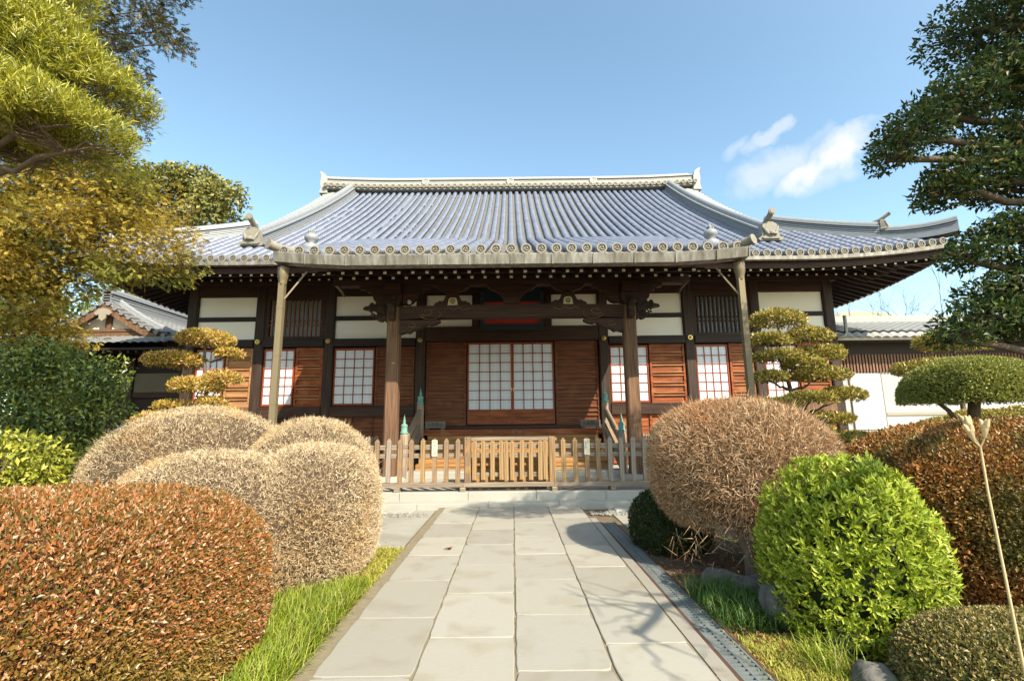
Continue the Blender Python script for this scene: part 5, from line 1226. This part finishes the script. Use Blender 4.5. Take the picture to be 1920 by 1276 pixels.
hc = [((-8.85, 8.6, 4.04), (0.55, .5, 0.39)), ((-8.28, 8.6, 4.24), (0.45, .5, 0.32)), ((-9.04, 8.6, 3.44), (0.60, .5, 0.42)), ((-9.36, 8.6, 4.77), (0.60, .5, 0.42)), ((-8.41, 8.6, 3.43), (0.40, .5, 0.28)), ((-9.3, 8.5, 6.25), (0.9, 0.6, 0.6)), ((-8.3, 8.5, 6.2), (0.8, 0.6, 0.5)), ((-10.0, 8.5, 5.5), (0.9, 0.6, 0.7)), ((-7.3, 8.4, 5.9), (0.6, 0.5, 0.4)), ((-9.0, 8.5, 5.2), (0.8, 0.6, 0.5)), ((-9.9, 8.5, 4.2), (0.9, 0.6, 0.7)), ((-9.6, 8.4, 3.1), (0.8, 0.6, 0.6)), ((-8.6, 8.2, 2.6), (0.7, 0.5, 0.4)), ((-7.75, 8.5, 5.31), (0.75, 0.62, 0.5)), ((-9.88, 8.25, 4.5), (1.0, 0.75, 0.75)), ((-10.25, 8.38, 3.38), (1.0, 0.75, 0.75)), ((-9.88, 8.5, 5.62), (1.12, 0.88, 0.75)), ((-9.25, 7.88, 4.25), (0.75, 0.62, 0.5)), ((-8.0, 7.88, 5.0), (0.75, 0.62, 0.44)), ((-8.25, 8.0, 3.38), (0.62, 0.62, 0.38)), ((-8.25, 8.5, 5.75), (1.12, 0.88, 0.69)), ((-6.94, 8.38, 5.56), (0.81, 0.75, 0.62)), ((-9.0, 8.62, 5.0), (1.0, 0.88, 0.62)), ((-7.38, 8.25, 4.94), (0.94, 0.75, 0.53)), ((-6.25, 8.25, 4.81), (0.6, 0.62, 0.38)), ((-5.94, 8.25, 4.45), (0.38, 0.5, 0.28)), ((-8.25, 8.38, 4.31), (1.0, 0.75, 0.53)), ((-6.94, 8.25, 4.28), (0.69, 0.62, 0.33)), ((-9.0, 8.38, 3.75), (0.88, 0.75, 0.53)), ((-8.62, 8.25, 3.06), (0.88, 0.75, 0.38)), ((-9.5, 8.38, 2.62), (0.75, 0.75, 0.62)), ((-7.81, 8.25, 3.06), (0.44, 0.5, 0.22)), ((-9.12, 8.75, 6.25), (1.12, 0.88, 0.62)), ((-6.15, 8.38, 4.15), (0.35, 0.38, 0.18)), ((-7.38, 8.25, 6.0), (0.56, 0.62, 0.38))]
spray_tree('golden_cypress', 'golden olive cypress with drooping sprays hiding the left end of the temple roof', (-10.6, 9.2, 0), hc, 121, L_hin, 1150, .12, [(-10.6, 9.2, -.1), (-10.6, 9.2, 2), (-10.6, 9.0, 4), (-10.6, 8.9, 7.5)])
mc = [((-7.0, 8.0, 9.3), (.6, .6, .4)), ((-6.6, 8.0, 8.85), (.45, .5, .28)), ((-6.22, 7.9, 8.55), (.24, .4, .20)), ((-7.2, 7.9, 8.35), (.45, .4, .30)), ((-7.7, 8.0, 8.9), (.6, .5, .5)), ((-6.95, 8.0, 7.95), (.28, .35, .20)), ((-7.3, 8, 7.6), (.3, .3, .25)), ((-6.72, 8.0, 7.15), (.16, .25, .17)), ((-6.78, 8.0, 6.72), (.12, .25, .14)), ((-7.9, 8.0, 8.0), (.5, .4, .5)), ((-8.4, 8.1, 9.3), (.9, .7, .7)), ((-6.2, 8.0, 9.7), (.2, .3, .16)), ((-6.6, 8.0, 9.75), (.5, .3, .3)), ((-8.4, 8, 8.4), (.7, .6, .6)), ((-7.1, 8.0, 7.1), (.3, .3, .3))]
spray_tree('tall_cypress', 'tall dark tree with clumped hanging leaves at the top left against the sky', (-11.2, 8.6, 0), mc, 131, L_map, 700, .15, [(-11.2, 8.6, -.1), (-11.2, 8.6, 5), (-10.6, 8.5, 9), (-9.6, 8.4, 11.5)], .5)

# camellia, shrub and undergrowth at the left
def leafy(name, label, cat, base, clumps, seed, mat, n, L, W, trunk_r=.06, depth=.55, up=.3, core_k=0):
    t = thing(name, label, cat, base); f = Fol(); r = rng(seed); mb = MB(); top = max(clumps, key=lambda q: q[0][2])
    path = limb(mb, [Vector(base) + Vector((0, 0, -.1)), Vector(base).lerp(Vector(top[0]), .5) + Vector((.06, 0, 0)), Vector(top[0])], trunk_r, trunk_r * .3, seed, 8, .06)
    for i, (c, rad) in enumerate(clumps):
        c = np.array(c); rad = np.array(rad); m = int(n * (rad[0] * rad[2] + rad[0] * rad[1])); P, N = shell(m, c, rad, seed * 3 + i, 2.0, -1, .2, depth); m = len(P)
        D = unit(N * .5 + r.normal(size=(m, 3)) * .7 + np.array([0, 0, -.05])); f.add(*leaves(P, D, unit(N * .6 + r.normal(size=(m, 3)) * .6 + np.array([0, 0, up])), L * r.uniform(.6, 1.25, m), W * r.uniform(.7, 1.2, m)))
        q = min(path, key=lambda v: (v - Vector(c)).length + max(0, v.z - c[2]) * 2); limb(mb, [q, Vector(c)], trunk_r * .5, .01, i, 6, .06)
        for s_ in range(6):
            d = Vector(r.normal(size=3)); d.normalize(); limb(mb, [Vector(c), Vector(c) + Vector((d.x * rad[0], d.y * rad[1], d.z * rad[2])) * .9], .012, .004, s_ + i * 7, 4, .04)
    f.build('foliage', mat, t); mb.build('trunk', bark, t); return t
cc = [((-7.15, 7.52, 2.3), (0.75, 0.56, 0.52)), ((-6.44, 7.43, 2.16), (0.52, 0.47, 0.42)), ((-7.9, 7.52, 2.16), (0.66, 0.56, 0.56)), ((-6.3, 7.43, 1.73), (0.39, 0.47, 0.39)), ((-6.96, 7.33, 1.59), (0.66, 0.56, 0.47)), ((-7.81, 7.43, 1.41), (0.66, 0.56, 0.47)), ((-6.49, 7.33, 1.27), (0.38, 0.47, 0.33)), ((-7.15, 7.33, 0.94), (0.56, 0.47, 0.33)), ((-6.35, 7.24, 0.98), (0.38, 0.38, 0.26)), ((-6.77, 7.24, 0.61), (0.42, 0.38, 0.28)), ((-7.28, 7.4, 2.55), (0.5, 0.5, 0.35)), ((-8.58, 7.4, 1.2), (0.7, 0.5, 0.7))]
leafy('camellia', 'dense dark green camellia with glossy leaves left of the small side hall', 'tree', (-7.2, 8.0, 0), cc, 141, L_cam, 3000, .078, .040, depth=.8)
leafy('yellow_shrub', 'yellow green broad leaved shrub at the left edge before the camellia', 'shrub', (-5.9, 5.75, 0), [((-5.85, 5.7, 1.12), (.62, .45, .36)), ((-6.3, 5.8, 1.0), (.5, .5, .4)), ((-5.55, 5.7, .85), (.35, .4, .26))], 151, L_shr, 3600, .085, .038)
leafy('pale_shrub', 'loose light green shrub beside the back left tan dome', 'shrub', (-5.85, 7.1, 0), [((-5.95, 7.1, .95), (.42, .4, .26)), ((-5.75, 7.1, 1.2), (.25, .3, .2)), ((-6.1, 7.0, .62), (.34, .3, .22))], 152, L_shr, 2400, .07, .034, .03)
# trees beyond the roofs
def far_tree(name, label, base, h, cl, seed, mat, n, s):
    t = thing(name, label, 'tree', base); f = Fol(); r = rng(seed); mb = MB(); path = limb(mb, [Vector(base), Vector(base) + Vector((.3, 0, h * .5)), Vector(base) + Vector((0, 0, h * .9))], .5, .1, seed, 8, .2)
    for i, (c, rad) in enumerate(cl):
        c = np.array(c); rad = np.array(rad); m = int(n * rad[0] * rad[2]); P, N = shell(m, c, rad, seed + i, 2, -1, .22, .5); m = len(P)
        D = unit(N * .4 + r.normal(size=(m, 3))); f.add(*leaves(P, D, unit(N * .8 + r.normal(size=(m, 3)) * .6), s * r.uniform(.6, 1.3, m), s * .6))
        q = min(path, key=lambda v: (v - Vector(c)).length); limb(mb, [q, Vector(c)], .15, .04, i, 5, .2)
    f.build('foliage', mat, t); mb.build('trunk', bark, t)
r_ = random.Random(4); cl = []
for i in range(26):
    a = r_.uniform(0, 6.28); q = r_.uniform(0, 1); cl.append(((-24.6 + 5.2 * q * cos(a), 33 + 2.5 * q * sin(a), 16.6 + r_.uniform(-4.5, 3.1) * (1 - .55 * q * q)), (r_.uniform(1.3, 2.1), 1.6, r_.uniform(.9, 1.5))))
far_tree('evergreen_tree', 'large olive green evergreen rising behind the left end of the temple roof', (-25.5, 33, 0), 16, cl, 161, L_bgt, 330, .36)
cl = [((-23.5 + r_.uniform(-7.5, 8.5), 30 + r_.uniform(-1.5, 1.5), 6.2 + r_.uniform(-4, 4.0)), (1.9, 1.3, 1.4)) for i in range(44)]
far_tree('evergreen_tree', 'dark evergreen behind the small side hall under the temple eave', (-23.5, 30, 0), 11, cl, 162, L_cam, 300, .3)
cl = [((-16.2 + r_.uniform(-2.6, 1.6), 13.5 + r_.uniform(-1, 1), 4.2 + r_.uniform(-3.6, 3.2)), (1.0, .9, .8)) for i in range(22)]
far_tree('evergreen_tree', 'shaded evergreen between the golden cypress and the small side hall', (-15.5, 13.5, 0), 8, cl, 163, L_cam, 700, .16)
bt = thing('bare_tree', 'leafless tree with fine branches behind the white wing under the right eave', 'tree', (27.5, 33, 0)); mb = MB(); rr_ = random.Random(12)
def grow(p, d, L, r, k):
    e = p + d * L; mb.tube([p, p.lerp(e, .5) + Vector((rr_.uniform(-.1, .1), 0, rr_.uniform(-.1, .1))) * L * .6, e], [r, r * .8, r * .6], 5)
    if k > 0:
        for _ in range(rr_.choice((2, 3, 3))): grow(e if rr_.random() < .6 else p.lerp(e, .7), (d + Vector((rr_.uniform(-.75, .75), rr_.uniform(-.5, .5), rr_.uniform(-.25, .5)))).normalized(), L * rr_.uniform(.6, .8), r * .55, k - 1)
for x in (24.5, 27.5, 30): grow(Vector((x, 33, 0)), Vector((.05, 0, 1)), 4.5, .09, 5)
mb.build('trunk', bark, bt)

# grass, moss, leaf litter: uncountable ground cover
def grass(name, n, region, mat, L, W, seed, lean=(0, 0), z=-.06):
    r = rng(seed); P = region(r, n); m = len(P); a = r.uniform(0, 6.28, m); D = np.stack([np.cos(a) * .55 + lean[0], np.sin(a) * .55 + lean[1], r.uniform(.35, 1.2, m)], 1)
    f = Fol(); f.add(*leaves(P + np.array([0, 0, z]), D, np.stack([-np.cos(a) * .3, -np.sin(a) * .3, np.ones(m)], 1), L * r.uniform(.5, 1.2, m), W, 0, 'blade'))
    o = f.build(name, mat, None); tag(o, kind='stuff'); return o
def strip(y0, y1, xa, xb):
    def g(r, n):
        y = r.uniform(y0, y1, n); t = r.random(n); k = np.floor(r.random(n) * 60); cx = np.sin(k * 12.9) * .09; cy = np.cos(k * 7.7) * .10
        return np.stack([xa(y) + (xb(y) - xa(y)) * t + cx, y + cy, np.zeros(n)], 1)
    return g
grass('grass_strip', 17000, strip(2.3, 5.0, lambda y: -1.98 - .1 * (y - 3), lambda y: -1.43 - .02 * (y - 3)), L_grs, .18, .0050, 171, (.34, -.16))
grass('moss_strip', 14000, strip(4.7, 6.35, lambda y: -1.9 + 0 * y, lambda y: -1.41 + 0 * y), L_mos, .07, .007, 172)
grass('grass_tufts', 3200, strip(3.95, 4.75, lambda y: 1.62 + 0 * y, lambda y: 2.12 + 0 * y), L_grd, .19, .0060, 173, (-.1, -.1))
grass('moss_ground', 9000, strip(2.6, 3.75, lambda y: 1.57 + 0 * y, lambda y: 2.15 + 0 * y), L_mos, .05, .006, 174)
grass('thin_grass', 260, strip(3.25, 3.5, lambda y: 1.9 + 0 * y, lambda y: 2.1 + 0 * y), L_grs, .22, .005, 175, (-.2, 0))
r = rng(176); n = 2600; P = np.stack([r.uniform(1.57, 3.4, n), r.uniform(3.3, 7.0, n), r.uniform(-.055, -.03, n)], 1); a = r.uniform(0, 6.28, n)
f = Fol(); f.add(*leaves(P, np.stack([np.cos(a), np.sin(a), r.uniform(-.1, .35, n)], 1), np.stack([r.normal(size=n) * .3, r.normal(size=n) * .3, np.ones(n)], 1), r.uniform(.03, .065, n), r.uniform(.016, .03, n))); n = 420; Q = np.stack([r.uniform(-1.95, -1.38, n), r.uniform(2.8, 6.4, n), r.uniform(-.04, .06, n)], 1); f.add(*leaves(Q, r.normal(size=(n, 3)) * np.array([1, 1, .3]), r.normal(size=(n, 3)) * .4 + np.array([0, 0, 1]), r.uniform(.02, .045, n), r.uniform(.010, .02, n))); o = f.build('leaf_litter', L_ded, None); tag(o, kind='stuff')
lf = thing('fallen_leaf', 'single curled brown leaf lying on the left paving slabs', 'leaf', (-.81, 6.17, 0)); f = Fol(); f.add(*leaves(np.array([[-.86, 6.17, .004], [-.82, 6.18, .004], [-.80, 6.16, .004]]), np.array([[1., .1, .25], [.8, -.4, .3], [.5, .6, .2]]), np.array([[0, .3, 1.], [.2, 0, 1], [0, -.3, 1]]), .09, .04)); f.build('blade', L_ded, lf)

# drain with grate beside the path
dg = thing('drain_grate', 'long grey slotted drain cover with rusty rim beside the path at right', 'drain', (1.45, 5.5, -.05))
steel_g = surf('galvanised_steel', [(.11, .125, .12), (.22, .24, .225)], (7, 7, 7), .6, .1, metal=.2); rust = surf('rusty_iron', [(.05, .028, .018), (.13, .065, .038)], (18, 8, 18), .9, .4)
mb = MB(); mb.box(1.317, 1.355, -2, 7.85, -.12, -.022); mb.build('rim', rust, dg)
mb = MB(); mb.box(1.545, 1.565, -2, 7.85, -.12, -.022); mb.build('rim', rust, dg)
mb = MB(); mb.box(1.356, 1.544, -2, 7.85, -.30, -.25); mb.build('channel', wood_blk, dg)
mb = MB(); y = 1.5; k = 0
while y < 7.8:
    w = .009 if k % 1 == 0 else .02
    mb.box(1.378, 1.526, y, y + .022, -.055, -.026); y += .052; k += 1
for x in (1.360, 1.442, 1.527): mb.box(x, x + .016, -2, 7.85, -.055, -.024)
mb.build('bars', steel_g, dg)

# rocks
def rock(label, x, y, z, r, seed, flat=.6): 
    t = thing('rock', label, 'rock', (x, y, z), 'garden rocks right of the drain'); mb = MB(); pebble(mb, x, y, z, r, seed, flat, 10); o = mb.build('stone', rock_m, t)
    md = o.modifiers.new('round', 'SUBSURF'); md.levels = 2; md.render_levels = 2
    tx = bpy.data.textures.new('rock_noise', 'CLOUDS'); tx.noise_scale = r * .7; d = o.modifiers.new('rough', 'DISPLACE'); d.texture = tx; d.strength = r * .45; d.mid_level = .5
rock('grey rock at the bottom edge between the green bush and the low hedge', 2.12, 3.13, -.01, .15, 1, .62)
rock('pale flat rock in front of the brown bush trunk', 2.0, 5.0, .0, .18, 2, .5)
rock('dark low rock under the brown bush beside the tuft of grass', 2.16, 4.72, .0, .22, 3, .5)
rock('upright dark rock at the left foot of the green bush', 2.06, 4.05, .10, .15, 4, 1.1)
rock('small rock half hidden beneath the green bush', 2.3, 3.62, .0, .12, 5, .7)
# dried lily stalk
ls = thing('dry_lily_stalk', 'tall dry lily stalk with split seed pods leaning at the right edge', 'plant', (2.36, 2.45, 0))
dry = surf('dry_stalk', [(.42, .30, .14), (.62, .48, .27)], (14, 14, 5), .8, .3)
mb = MB(); st_ = [(2.40, 2.5, .10), (2.385, 2.5, .45), (2.372, 2.5, .85), (2.362, 2.5, 1.15), (2.362, 2.5, 1.36)]; mb.tube(st_, [.0075, .007, .006, .0055, .005], 7); mb.build('stalk', dry, ls)
for (dx, dz, tx, tz, dy) in ((-.026, .03, -.026, .085, 0), (-.006, .055, -.010, .105, .02), (.020, .045, .008, .095, -.01)):
    mb = MB(); a = Vector((2.362, 2.5, 1.355)); b = a + Vector((dx, dy, dz)); e = b + Vector((tx, dy, tz))
    mb.tube([a, b], .004, 5); mb.tube([b, b.lerp(e, .3), b.lerp(e, .7)], [.006, .013, .017], 7)
    for t in range(3):
        an_ = t * 2.1 + dx * 30; o = Vector((cos(an_), sin(an_), 0)) * .014; mb.tube([b.lerp(e, .6) + o * .7, b.lerp(e, .9) + o * 1.1, e + o * 1.5], [.011, .009, .003], 5)
    mb.build('seed_pod', dry, ls)
